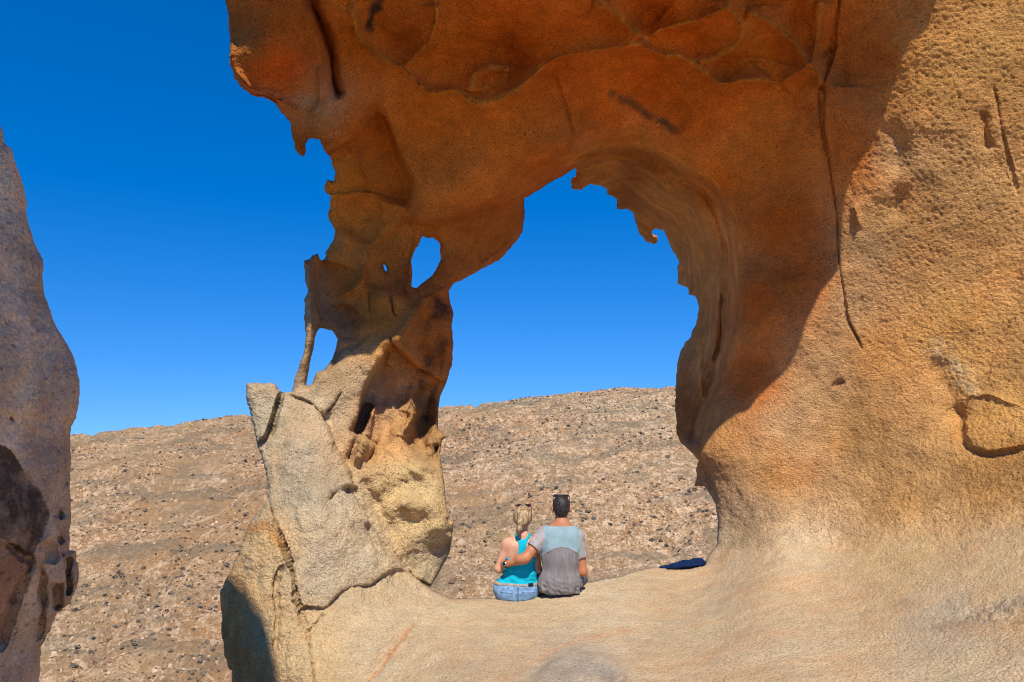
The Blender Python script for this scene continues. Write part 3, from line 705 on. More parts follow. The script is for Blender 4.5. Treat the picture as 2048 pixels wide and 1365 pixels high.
for pp in EDGE + [RIM, ARRIS]:  # ridge, rim and arris lines tinted lighter to stand out
    m, col = stain_or_light(chaikin(pp, 1, False), (.80, .34, .05), 9, 1.0)
    m = np.clip(m * 1.3 + nzs * .5 - .25, 0, 1) * np.clip(m * 5, 0, 1) * .55
    tint = tint * (1 - m[..., None]) + np.array(col) * m[..., None]

# parts: every block that the cracks cut free is a mesh of its own
part_id = np.zeros(inside_c.shape, int)
cu_, cv_ = (us[1:] + us[:-1]) / 2, (vs[1:] + vs[:-1]) / 2
P_wedge = np.array([(470, 740), (536, 750), (565, 786)] + seam_wedge + [(480, 900)])
P_base = np.array(seam_wedge[::-1] + [(565, 780)] + seam_pillar + seam_base[::-1][1:] + seam_foot[::-1] + [(520, 964), (505, 900)])
P_foot = np.array(seam_foot + seam_low[1:] + [(380, 1900), (380, 1000), (528, 950)])
base_line = [(1416, 1112), (1440, 1104), (1500, 1098), (1650, 1082), (1850, 1052), (2048, 1020), (2700, 900)]
P_ledge = np.array(seam_low[::-1] + seam_base[1:] + [(838, 1158), (860, 1172), (905, 1190), (1031, 1190), (1200, 1150), (1300, 1125), (1400, 1122)] + base_line + [(2700, 1950)])
for k, Pp in ((1, P_ledge), (2, P_foot), (3, P_base), (4, P_wedge)):
    part_id[inside([Pp], cu_, cv_)] = k
part_id[~inside_c] = -1
idx = np.arange(nv * nu).reshape(nv, nu)
quads = np.stack([idx[:-1, :-1], idx[1:, :-1], idx[1:, 1:], idx[:-1, 1:]], -1)
boff = nv * nu
on_rim = ~in_v
Pall = np.concatenate([Pf.reshape(-1, 3), Pb.reshape(-1, 3)])
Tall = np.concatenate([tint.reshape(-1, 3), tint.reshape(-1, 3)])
bmap = np.where(on_rim.ravel(), np.arange(boff), np.arange(boff) + boff)      # rim vertices are shared by both sides
def rock_part(k):
    q = quads[part_id == k]
    qb = bmap[q][:, ::-1]
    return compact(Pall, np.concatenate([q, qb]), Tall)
M_arch = sandstone('arch_sandstone', 1.05, 1.0, specks=.7, mottled=.9, big=.22)
M_ledge = sandstone('ledge_sandstone', 1.0, .55, streak=((1.1, 5.5, 5.5), (0, 0, R(-28)), .34, (1.04, .84, .64)), specks=.25, mottled=.55, big=.08)
M_block = sandstone('block_sandstone', 1.05, .9, specks=.4, mottled=.8, big=.12)
v, f, tn = rock_part(1)
tag(mesh_obj('rock_ledge', v, f, M_ledge, None, True, tn), 'pale smooth sandstone ledge sweeping across the foreground under the arch', 'rock ledge', kind='structure')
arch = empty('rock_arch', (1.0, 8.0, -0.5))
tag(arch, 'huge orange sandstone arch with a large window-like opening and thin left pillar', 'rock arch')
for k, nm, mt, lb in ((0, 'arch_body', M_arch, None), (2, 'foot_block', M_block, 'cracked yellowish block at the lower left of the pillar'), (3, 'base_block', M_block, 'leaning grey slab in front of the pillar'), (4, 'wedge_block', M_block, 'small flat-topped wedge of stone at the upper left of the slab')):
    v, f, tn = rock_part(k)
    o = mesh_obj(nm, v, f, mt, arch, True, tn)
    if lb: o['label'] = lb

# the brow of the roof above the picture: its lip is where the shadow edges on the wall and the pillar say it is
def Yat(u, v):
    a = np.clip(np.interp(u, us, np.arange(len(us))), 0, len(us) - 1.001); c = np.clip(np.interp(v, vs, np.arange(len(vs))), 0, len(vs) - 1.001)
    i, j = int(c), int(a); s, t = c - i, a - j
    return Yf[i, j] * (1 - s) * (1 - t) + Yf[i + 1, j] * s * (1 - t) + Yf[i, j + 1] * (1 - s) * t + Yf[i + 1, j + 1] * s * t
SHADE = [(u, v, None, h) for (u, v), h in zip(
    Z(z7, (1430, 0), (1400, 110), (1350, 190), (1280, 270), (1240, 350), (1210, 430), (1180, 530), (1140, 660), (1090, 750), (1040, 830), (980, 930), (960, 1000), (900, 1130))
    + Z(z8, (900, 260), (800, 370), (720, 540), (680, 680), (640, 770), (570, 850), (460, 940), (400, 1020), (280, 1090), (200, 1170), (150, 1250)),
    np.concatenate([np.linspace(6.3, 5.9, 8), np.linspace(5.88, 5.5, 16)]))]
SHADE += [(813, 806, 7.95, 5.4), (760, 700, None, 5.4), (743, 718, None, 5.4), (720, 712, None, 5.4), (700, 712, None, 5.4), (665, 732, None, 5.45)]
lip = [np.array([4.35, 6.3, 6.6])]
for u, v, y, h in SHADE:
    Pq = at(u, v, Yat(u, v) if y is None else y)
    lip.append(Pq + SUN_DIR * (h - Pq[2]) / SUN_DIR[2])
lip += [np.array([-1.66, 5.3, 5.5]), np.array([-1.76, 5.5, 5.6]), np.array([-2.2, 5.8, 5.95])]
lip = np.array(lip)
seg = np.concatenate([[0], np.cumsum(np.linalg.norm(np.diff(lip, axis=0), axis=1))])
sq = np.linspace(0, seg[-1], 260)
E = np.stack([np.interp(sq, seg, lip[:, k]) for k in range(3)], 1)
rows = []
root = E.copy(); root[:, 1] = np.maximum(E[:, 1] + 1.0, 6.9); root[:, 2] = np.maximum(E[:, 2] + .25, 6.0)
for w in np.linspace(0, 1, 40):                      # underside, from inside the rock to the lip
    q = root * (1 - w) + E * w; q[:, 2] += .12 * math.sin(math.pi * w); rows.append(q)
for w in np.linspace(.04, 1, 40):                    # rounded front face, then back over the top
    a_ = w * math.pi * .62
    rows.append(E + np.array([0, -.25 * math.sin(a_ * 1.3) + 1.6 * w ** 2.5, 2.1 * math.sin(a_)]))
for w in np.linspace(.1, 1, 12):
    q = rows[79] * (1 - w) + (root + np.array([0, 1.2, .3])) * w; rows.append(q)
B = np.array(rows); nr, nc = B.shape[:2]
Bp = B.reshape(-1, 3)
keep = np.abs(np.arange(nr) - 39)[:, None].repeat(nc, 1).reshape(-1)
Bp = Bp + (fbm(Bp, 1.6, 4) * .10)[:, None] * np.array([.3, -.6, .5]) * np.clip(keep / 10, 0, 1)[:, None]
ib = np.arange(nr * nc).reshape(nr, nc)
Bf = np.stack([ib[:-1, :-1], ib[:-1, 1:], ib[1:, 1:], ib[1:, :-1]], -1).reshape(-1, 4)
mesh_obj('overhang', Bp, Bf, M_arch, arch, True, np.tile(np.array(W_), (len(Bp), 1)))

# unseen pale floor added under and behind the camera to bounce light upward
gx, gy = np.meshgrid(np.linspace(-7, 9, 90), np.linspace(-10, 2.9, 80))
gq = np.stack([gx, gy, np.zeros_like(gx)], -1).reshape(-1, 3)
gq[:, 2] = -.14 + fbm(gq, .6, 4) * .08 - np.clip(gq[:, 1] - 2.3, 0, 1) * .25
gi = np.arange(gq.shape[0]).reshape(gx.shape)
tag(mesh_obj('bounce_floor', gq, np.stack([gi[:-1, :-1], gi[:-1, 1:], gi[1:, 1:], gi[1:, :-1]], -1).reshape(-1, 4), M_ledge, None, True, np.tile(np.array(L_), (len(gq), 1))),
    'unseen pale floor added under the camera to bounce light', 'bounce floor', kind='structure')
# ------------------------------------------------------------------ the tall rock close on the left, in shade
def boulder():
    pl = [(-700, -200), (-300, 40), (-120, 120), (-20, 200), (0, 255), (4, 266), (5, 287), (19, 304), (34, 338), (47, 376), (52, 401), (53, 431), (60, 452), (72, 491), (85, 520), (86, 554), (87, 584), (102, 627), (110, 652), (132, 686), (147, 716), (158, 762),
          (157, 809), (151, 836), (142, 853), (140, 891), (141, 976), (144, 1040), (139, 1099), (153, 1102), (155, 1120), (157, 1163), (151, 1188), (136, 1212), (115, 1227), (106, 1252), (91, 1282), (83, 1295), (81, 1337), (76, 1365), (70, 1450), (40, 1950), (-700, 1950)]
    polys = [roughen(pl, 6, 1.2, 11)]
    bu = np.concatenate([np.arange(-690, -8, 4.0), np.arange(-8, 170, 2.5)]); bv = np.concatenate([np.arange(-196, 240, 4.0), steps(240, 240, 1375, 1940, 3.0, 1.25, 12)[1:]])
    Yb = rbf([(0, 260, 3.05), (50, 420, 3.05), (90, 600, 3.05), (150, 760, 3.1), (140, 900, 3.1), (140, 1050, 3.1), (150, 1150, 3.15), (80, 1300, 3.2), (60, 1600, 3.3), (0, 500, 2.85), (20, 700, 2.75), (60, 850, 2.9), (0, 900, 2.72), (60, 1050, 2.85), (0, 1100, 2.78),
              (30, 1250, 3.0), (-300, 300, 2.6), (-300, 900, 2.3), (-300, 1500, 2.5), (-600, 600, 2.1), (-600, 1700, 2.2)], bu, bv)
    fb = lambda *a, **k: feature(Yb, bu, bv, *a, **k)
    zl = ((0, 785), 2.354)
    fb('step', Z(zl, (0, 240), (60, 280), (130, 400), (200, 490), (240, 580), (215, 660), (150, 790)), .035, 4, L=30, side=1)
    fb('groove', Z(zl, (190, 800), (205, 900), (210, 1000), (190, 1180)), .07, 5)
    fb('groove', Z(zl, (0, 690), (90, 760), (160, 800), (110, 880), (50, 1080), (0, 1240)), .06, 7)
    fb('groove', Z(zl, (270, 900), (275, 960), (270, 1030)), .10, 9)
    fb('groove', Z(zl, (215, 700), (250, 760), (240, 800)), .05, 12)
    fb('groove', Z(zl, (330, 770), (335, 880), (325, 960)), .10, 4)
    for q in ((50, 120), (60, 975), (290, 690), (310, 420), (295, 570)):
        p = Z(zl, q, (q[0] + 4, q[1] + 9)); fb('groove', p, .05, 4, taper=0)
    ic = inside(polys, (bu[1:] + bu[:-1]) / 2, (bv[1:] + bv[:-1]) / 2)
    D, NE_, NX_, NY_ = outline_distance(polys, bu, bv)
    U_, V_ = np.meshgrid(bu, bv); n, m = D.shape
    ct = np.zeros((n, m), int)
    for a in (0, 1):
        for b in (0, 1): ct[a:n - 1 + a, b:m - 1 + b] += ic
    rm = (ct > 0) & (ct < 4) & (NE_ < 5)
    U_ = np.where(rm, NX_, U_); V_ = np.where(rm, NY_, V_)
    Di = np.where(ct == 4, D, 0)
    Yb = Yb + .10 * (1 - np.sqrt(np.clip(1 - (1 - np.clip(Di / 26, 0, 1)) ** 2, 0, 1)))
    ax, az = ray(U_, V_)
    P = np.stack([ax * Yb, Yb, EYE + az * Yb], -1)
    N_ = grid_normals(P); s = np.sign((N_ * (P - ctr)).sum(-1)); N_ *= -np.where(s == 0, 1, s)[..., None]
    q = P.reshape(-1, 3)
    d = fbm(q, 2.0, 3) * .03 + fbm(q, 9, 3) * .012 + fbm(q * np.array([1, 1, .45]), 42, 2, .7) * .0045
    P = P + N_ * (d.reshape(n, m) * np.clip(Di / 8, .2, 1))[..., None]
    dm = Di * Yb / F_PX
    back = P - ctr; back[..., 2] *= .4; back /= np.linalg.norm(back, axis=-1)[..., None]
    Bk = P + back * np.minimum(1.2 * np.sqrt(dm * (dm + .5)), 1.5)[..., None]
    tn = np.tile(np.array((.68, .47, .29)), (n, m, 1))
    nz = fbm(q, 3.0, 4, .6, 8.8).reshape(n, m)
    tn = tn * (1 + .25 * np.clip(nz, -1, 1))[..., None]
    lich = inside([np.array(Z(zl, (-90, 300), (-40, 225), (10, 240), (60, 280), (130, 400), (200, 490), (245, 580), (215, 660), (150, 790), (90, 760), (30, 700), (-50, 660), (-130, 560), (-140, 420)))], bu, bv)
    nz2 = fbm(q, 9.0, 4, .7, 2.2).reshape(n, m)
    k = np.clip(lich * 1.0 + nz2 * .5 - .15, 0, 1) * lich
    tn = tn * (1 - k[..., None]) + np.array((.13, .08, .05)) * k[..., None]
    rust = inside([np.array(Z(zl, (-150, 720), (-50, 660), (0, 690), (90, 760), (160, 800), (110, 880), (50, 1080), (0, 1240), (-90, 1180), (-170, 900)))], bu, bv) * .75
    tn = tn * (1 - rust[..., None]) + np.array((.36, .17, .085)) * rust[..., None]
    ix = np.arange(n * m).reshape(n, m)
    Q = np.stack([ix[:-1, :-1], ix[1:, :-1], ix[1:, 1:], ix[:-1, 1:]], -1)[ic]
    bm_ = np.where((ct < 4).ravel(), np.arange(n * m), np.arange(n * m) + n * m)
    A = np.concatenate([P.reshape(-1, 3), Bk.reshape(-1, 3)])
    root = empty('boulder', (-2.6, 3.4, -1.2))
    tag(root, 'tall shaded grey-brown rock with a black lichen patch at the left edge', 'rock')
    v, f, tt = compact(A, np.concatenate([Q, bm_[Q][:, ::-1]]), np.concatenate([tn.reshape(-1, 3)] * 2))
    Mb = sandstone('boulder_stone', .75, .5, streak=((9, 9, 1.6), (0, 0, 0), .7, (.72, .66, .66)), specks=.6)
    mesh_obj('rock_face', v, f, Mb, root, True, tt)
    # its top leans out over the passage, above and beside the picture, and keeps the face in shade
    ol = chaikin([(-5.5, -1.6), (-1.15, -1.6), (-1.2, 1.3), (-1.4, 2.05), (-1.72, 2.65), (-2.12, 3.25), (-2.5, 3.75), (-5.5, 4.0)], 3)
    cen = ol.mean(0); rings = []
    for w, zt in ((0.02, 4.25), (.4, 4.2), (.75, 4.12), (.92, 4.15), (1.0, 4.4), (1.0, 4.9), (.95, 5.4), (.8, 5.8), (.5, 6.0), (.02, 6.1)):
        rings.append(np.concatenate([cen + (ol - cen) * w, np.full((len(ol), 1), zt)], 1))
    rings = np.array(rings)
    fr = np.linspace(0, 9, 60); lo = np.minimum(fr.astype(int), 8); tq = (fr - lo)[:, None, None]
    G = rings[lo] * (1 - tq) + rings[lo + 1] * tq
    gp = G.reshape(-1, 3); gp = gp + np.stack([fbm(gp, 1.2, 4, .5, o_) for o_ in (1., 5., 9.)], 1) * np.array([.05, .05, .08])
    a_, b_ = G.shape[:2]; gi = np.arange(a_ * b_).reshape(a_, b_)
    gf = np.stack([gi[:-1], np.roll(gi[:-1], -1, 1), np.roll(gi[1:], -1, 1), gi[1:]], -1).reshape(-1, 4)
    mesh_obj('leaning_top', gp, gf, Mb, root, True, np.tile(np.array((.42, .31, .22)), (len(gp), 1)))
boulder()
# ------------------------------------------------------------------ implicit bodies turned into one continuous mesh
class Field:
    def __init__(s, lo, hi, h):
        s.lo, s.h = np.array(lo, float), h
        s.n = np.ceil((np.array(hi) - s.lo) / h).astype(int) + 1
        s.ax = [s.lo[k] + h * np.arange(s.n[k]) for k in range(3)]
        s.D = np.full(tuple(s.n), 1.0, np.float32)
    def win(s, lo, hi, m):
        i0 = np.clip(np.floor((np.array(lo) - m - s.lo) / s.h).astype(int), 0, s.n - 1)
        i1 = np.clip(np.ceil((np.array(hi) + m - s.lo) / s.h).astype(int) + 1, 1, s.n)
        sl = tuple(slice(a, b) for a, b in zip(i0, i1))
        g = np.meshgrid(*[s.ax[k][sl[k]].astype(np.float32) for k in range(3)], indexing='ij')
        return sl, g
    def put(s, sl, d, k):
        a = s.D[sl]
        if k > 0:
            hh = np.clip(.5 + .5 * (a - d) / k, 0, 1)
            s.D[sl] = a * (1 - hh) + d * hh - k * hh * (1 - hh)
        else:
            s.D[sl] = np.minimum(a, d)
    def cone(s, a, b, r1, r2, k=.02, sy=1.0):
        a, b = np.array(a, float), np.array(b, float)
        R_ = max(r1, r2) * max(1, sy)
        sl, (X, Y, Zz) = s.win(np.minimum(a, b) - R_, np.maximum(a, b) + R_, .07)
        d = b - a; d2 = d.copy(); d2[1] /= sy
        px, py, pz = X - a[0], (Y - a[1]) / sy, Zz - a[2]
        t = np.clip((px * d2[0] + py * d2[1] + pz * d2[2]) / max(d2 @ d2, 1e-9), 0, 1)
        q = np.sqrt((px - t * d2[0]) ** 2 + (py - t * d2[1]) ** 2 + (pz - t * d2[2]) ** 2) - (r1 + (r2 - r1) * t)
        s.put(sl, q * min(1, sy), k)
    def ell(s, c, r, k=.02):
        c, r = np.array(c, float), np.array(r, float)
        sl, (X, Y, Zz) = s.win(c - r, c + r, .07)
        k0 = np.sqrt(((X - c[0]) / r[0]) ** 2 + ((Y - c[1]) / r[1]) ** 2 + ((Zz - c[2]) / r[2]) ** 2)
        k1 = np.sqrt(((X - c[0]) / r[0] ** 2) ** 2 + ((Y - c[1]) / r[1] ** 2) ** 2 + ((Zz - c[2]) / r[2] ** 2) ** 2)
        s.put(sl, k0 * (k0 - 1) / np.maximum(k1, 1e-6), k)
    def grid(s):
        return np.meshgrid(*[a.astype(np.float32) for a in s.ax], indexing='ij')
    def like(s, D):
        o = Field.__new__(Field); o.lo, o.h, o.n, o.ax, o.D = s.lo, s.h, s.n, s.ax, D.astype(np.float32)
        return o
    def mesh(s):
        D = s.D.copy()
        D[0], D[-1] = 1, 1; D[:, 0], D[:, -1] = 1, 1; D[:, :, 0], D[:, :, -1] = 1, 1
        neg = D < 0
        c = np.zeros(tuple(np.array(D.shape) - 1), np.int8)
        for i in (0, 1):
            for j in (0, 1):
                for k in (0, 1):
                    c += neg[i:D.shape[0] - 1 + i, j:D.shape[1] - 1 + j, k:D.shape[2] - 1 + k]
        I = np.argwhere((c > 0) & (c < 8))
        idm = np.full(c.shape, -1, np.int64); idm[tuple(I.T)] = np.arange(len(I))
        acc = np.zeros((len(I), 3)); ctn = np.zeros(len(I))
        cs = [(i, j, k) for i in (0, 1) for j in (0, 1) for k in (0, 1)]
        for a in cs:
            for ax in range(3):
                if a[ax]: continue
                b = list(a); b[ax] = 1
                da = D[I[:, 0] + a[0], I[:, 1] + a[1], I[:, 2] + a[2]]; db = D[I[:, 0] + b[0], I[:, 1] + b[1], I[:, 2] + b[2]]
                m = (da < 0) != (db < 0)
                t = np.where(m, da / np.where(m, da - db, 1), 0)
                p = np.tile(np.array(a, float), (len(I), 1)); p[:, ax] += t
                acc[m] += p[m]; ctn[m] += 1
        P = s.lo + (I + acc / ctn[:, None]) * s.h
        F_ = []
        for ax in range(3):
            o1, o2 = [(1, 2), (2, 0), (0, 1)][ax]
            sl0 = [slice(None)] * 3; sl1 = [slice(None)] * 3
            sl0[ax] = slice(0, -1); sl1[ax] = slice(1, None)
            ch = neg[tuple(sl0)] != neg[tuple(sl1)]
            E_ = np.argwhere(ch)
            E_ = E_[(E_[:, o1] > 0) & (E_[:, o2] > 0) & (E_[:, o1] < D.shape[o1] - 1) & (E_[:, o2] < D.shape[o2] - 1)]
            def cid(d1, d2):
                q = E_.copy(); q[:, o1] -= d1; q[:, o2] -= d2
                return idm[q[:, 0], q[:, 1], q[:, 2]]
            qd = np.stack([cid(0, 0), cid(1, 0), cid(1, 1), cid(0, 1)], 1)
            fl = neg[tuple(E_.T)]
            qd[~fl] = qd[~fl][:, ::-1]
            F_.append(qd)
        F_ = np.concatenate(F_); F_ = F_[(F_ >= 0).all(1)]
        return P, F_

def smin(a, b, k):
    h = np.clip(.5 + .5 * (b - a) / k, 0, 1)
    return b * (1 - h) + a * h - k * h * (1 - h)

def relax(P, F_, it=2, w=.5):
    for _ in range(it):
        S = np.zeros_like(P); C = np.zeros(len(P))
        for k in range(4):
            np.add.at(S, F_[:, k], P[F_[:, (k + 1) % 4]]); np.add.at(C, F_[:, k], 1)
        P = P * (1 - w) + w * S / np.maximum(C, 1)[:, None]
    return P

def hand(fd, wrist, dirn, palm_n, s=1.0, curl=.5):
    """palm and five bent fingers; dirn along the hand, palm_n out of the palm"""
    d = np.array(dirn, float); d /= np.linalg.norm(d)
    n = np.array(palm_n, float); n -= d * (n @ d); n /= np.linalg.norm(n)
    w = np.cross(d, n); p0 = np.array(wrist, float)
    for o_ in (-.026, 0, .026):
        fd.cone(p0 + w * o_ * .6 * s, p0 + (d * .085 + w * o_) * s, .020 * s, .017 * s, .012)
    for k, (o_, L) in enumerate(((-.033, .070), (-.011, .080), (.011, .076), (.033, .060))):
        q = p0 + (d * .088 + w * o_) * s; dd = d.copy()
        for j, fr in enumerate((.45, .32, .25)):
            dd = dd + n * curl * (.5 + .35 * j); dd /= np.linalg.norm(dd)
            q2 = q + dd * L * fr * s
            fd.cone(q, q2, (.0095 - .0008 * j) * s, (.0088 - .0010 * j) * s, .003); q = q2
    q = p0 + (d * .030 - w * .030) * s
    dd = d * .6 - w * .75 + n * .25; dd /= np.linalg.norm(dd)
    for j, L in enumerate((.034, .028)):
        q2 = q + dd * L * s; fd.cone(q, q2, .0115 * s, .010 * s, .006); q = q2; dd = dd + d * .5 + n * .3; dd /= np.linalg.norm(dd)

def cloth_mat(name, col, weave=260.0, bump=.25, var=.15, streak=None):
    t = NT(name)
    nz = t.ramp(t.noise(22.0, 4, .6, t.map(streak or (1, 1, 1))), [(.3, 1 - var), (.7, 1 + var)])
    fn = t.ramp(t.noise(weave, 2, .5), [(.3, .9), (.7, 1.1)])
    c = t.mix(1.0, t.mix(1.0, (*col, 1), nz, 'MULTIPLY'), fn, 'MULTIPLY')
    return t.done(c, .9, t.bump(t.noise(weave, 3, .6), bump, .004), .15)
def skin_mat(name, col):
    t = NT(name)
    c = t.mix(1.0, (*col, 1), t.ramp(t.noise(14.0, 4, .6), [(.3, (.86, .80, .78)), (.7, (1.1, 1.08, 1.06))]), 'MULTIPLY')
    t.b.inputs['Subsurface Weight'].default_value = .08
    t.b.inputs['Subsurface Radius'].default_value = (.02, .008, .004)
    return t.done(c, .55, t.bump(t.noise(160.0, 3, .6), .12, .003), .4)
def hair_mat(name, c1, c2, scale):
    t = NT(name)
    s_ = t.noise(1.0, 4, .6, t.map(scale))
    c = t.mix(t.ramp(s_, [(.38, 0.0), (.62, 1.0)]), (*c1, 1), (*c2, 1))
    return t.done(c, .5, t.bump(s_, .35, .005), .35)
M_skin_m, M_skin_w = skin_mat('tanned_skin', (.46, .185, .085)), skin_mat('fair_skin', (.62, .33, .20))
M_grey, M_yoke = cloth_mat('grey_jersey', (.225, .205, .198), var=.2, streak=(2.5, 2.5, .35)), cloth_mat('pale_blue_jersey', (.255, .36, .375), var=.10)
M_sleeve = cloth_mat('light_grey_jersey', (.34, .30, .285), var=.2)
M_teal = cloth_mat('turquoise_cotton', (.004, .40, .52), var=.12)
M_denim = cloth_mat('faded_denim', (.20, .33, .50), 400, .4, .38, (1.2, 1.2, 1.2))
M_denim_d = cloth_mat('dark_denim', (.10, .15, .20), 400, .4, .2)
M_stitch = cloth_mat('seam_thread', (.10, .15, .22))
M_belt = cloth_mat('woven_belt', (.36, .28, .20), 500, .6, .3)
M_hair_w = hair_mat('blonde_hair', (.13, .075, .035), (.52, .36, .18), (70, 70, 7))
M_hair_m = hair_mat('dark_short_hair', (.012, .010, .010), (.05, .038, .034), (90, 90, 60))
def gloss(name, col, rough=.15, metal=0.0):
    t = NT(name); t.b.inputs['Metallic'].default_value = metal
    return t.done(t.mix(1.0, (*col, 1), t.ramp(t.noise(90., 2, .5), [(.3, .9), (.7, 1.1)]), 'MULTIPLY'), rough, None, .5)
M_black, M_lens, M_red, M_steel = gloss('black_plastic', (.012, .012, .014), .25), gloss('dark_lens', (.01, .011, .013), .05), gloss('dark_red_plastic', (.12, .008, .008), .2), gloss('steel', (.55, .56, .58), .25, 1.0)

def flat(P, a=R(-38)):
    return np.stack([P[:, 0], P[:, 1] * math.cos(a) - P[:, 2] * math.sin(a), P[:, 1] * math.sin(a) + P[:, 2] * math.cos(a)], 1)
def sunglasses(name, label, org, c, width, mat, temple, sc=1.0):
    """folded up on the head: two lenses in rims, a bridge and two temples"""
    c = np.array(c) * sc; g = empty(name, tuple(org + c)); g.scale = (sc,) * 3; tag(g, label, 'sunglasses', 'sunglasses pushed up on heads')
    base = org + np.array(c)
    for s in (-1, 1):
        f = Field((-.09, -.03, -.05), (.09, .05, .05), .003)
        for k in range(14):
            a0, a1 = 2 * math.pi * k / 14, 2 * math.pi * (k + 1) / 14
            q = [(s * width * .27 + width * .22 * math.cos(a), .012 * math.sin(a), .021 * math.sin(a)) for a in (a0, a1)]
            f.cone(q[0], q[1], .0035, .0035, .002)
        P, F_ = f.mesh(); mesh_obj('rim', flat(P) + base, F_, mat, g)
        f = Field((-.09, -.03, -.05), (.09, .05, .05), .003)
        f.ell((s * width * .27, 0, 0), (width * .215, .0065, .021), 0)
        P, F_ = f.mesh(); P[:, 1] += P[:, 2] * .55; mesh_obj('lens', flat(P) + base, F_, M_lens, g)
        f = Field((-.12, -.14, -.09), (.12, .03, .05), .004)
        f.cone((s * width * .49, .01, -.004), (s * (width * .5 + .004), -.01, -.012), .005, .004, .002)
        f.cone((s * (width * .5 + .004), -.01, -.012), (s * (width * .5 + .004), temple[0], temple[1]), .004, .003, .002)
        P, F_ = f.mesh(); mesh_obj('temple', P + base, F_, mat, g)
    f = Field((-.03, -.02, -.03), (.03, .02, .04), .003)
    f.cone((-width * .07, 0, .008), (width * .07, 0, .008), .0035, .0035, 0)
    P, F_ = f.mesh(); mesh_obj('bridge', flat(P) + base, F_, mat, g)

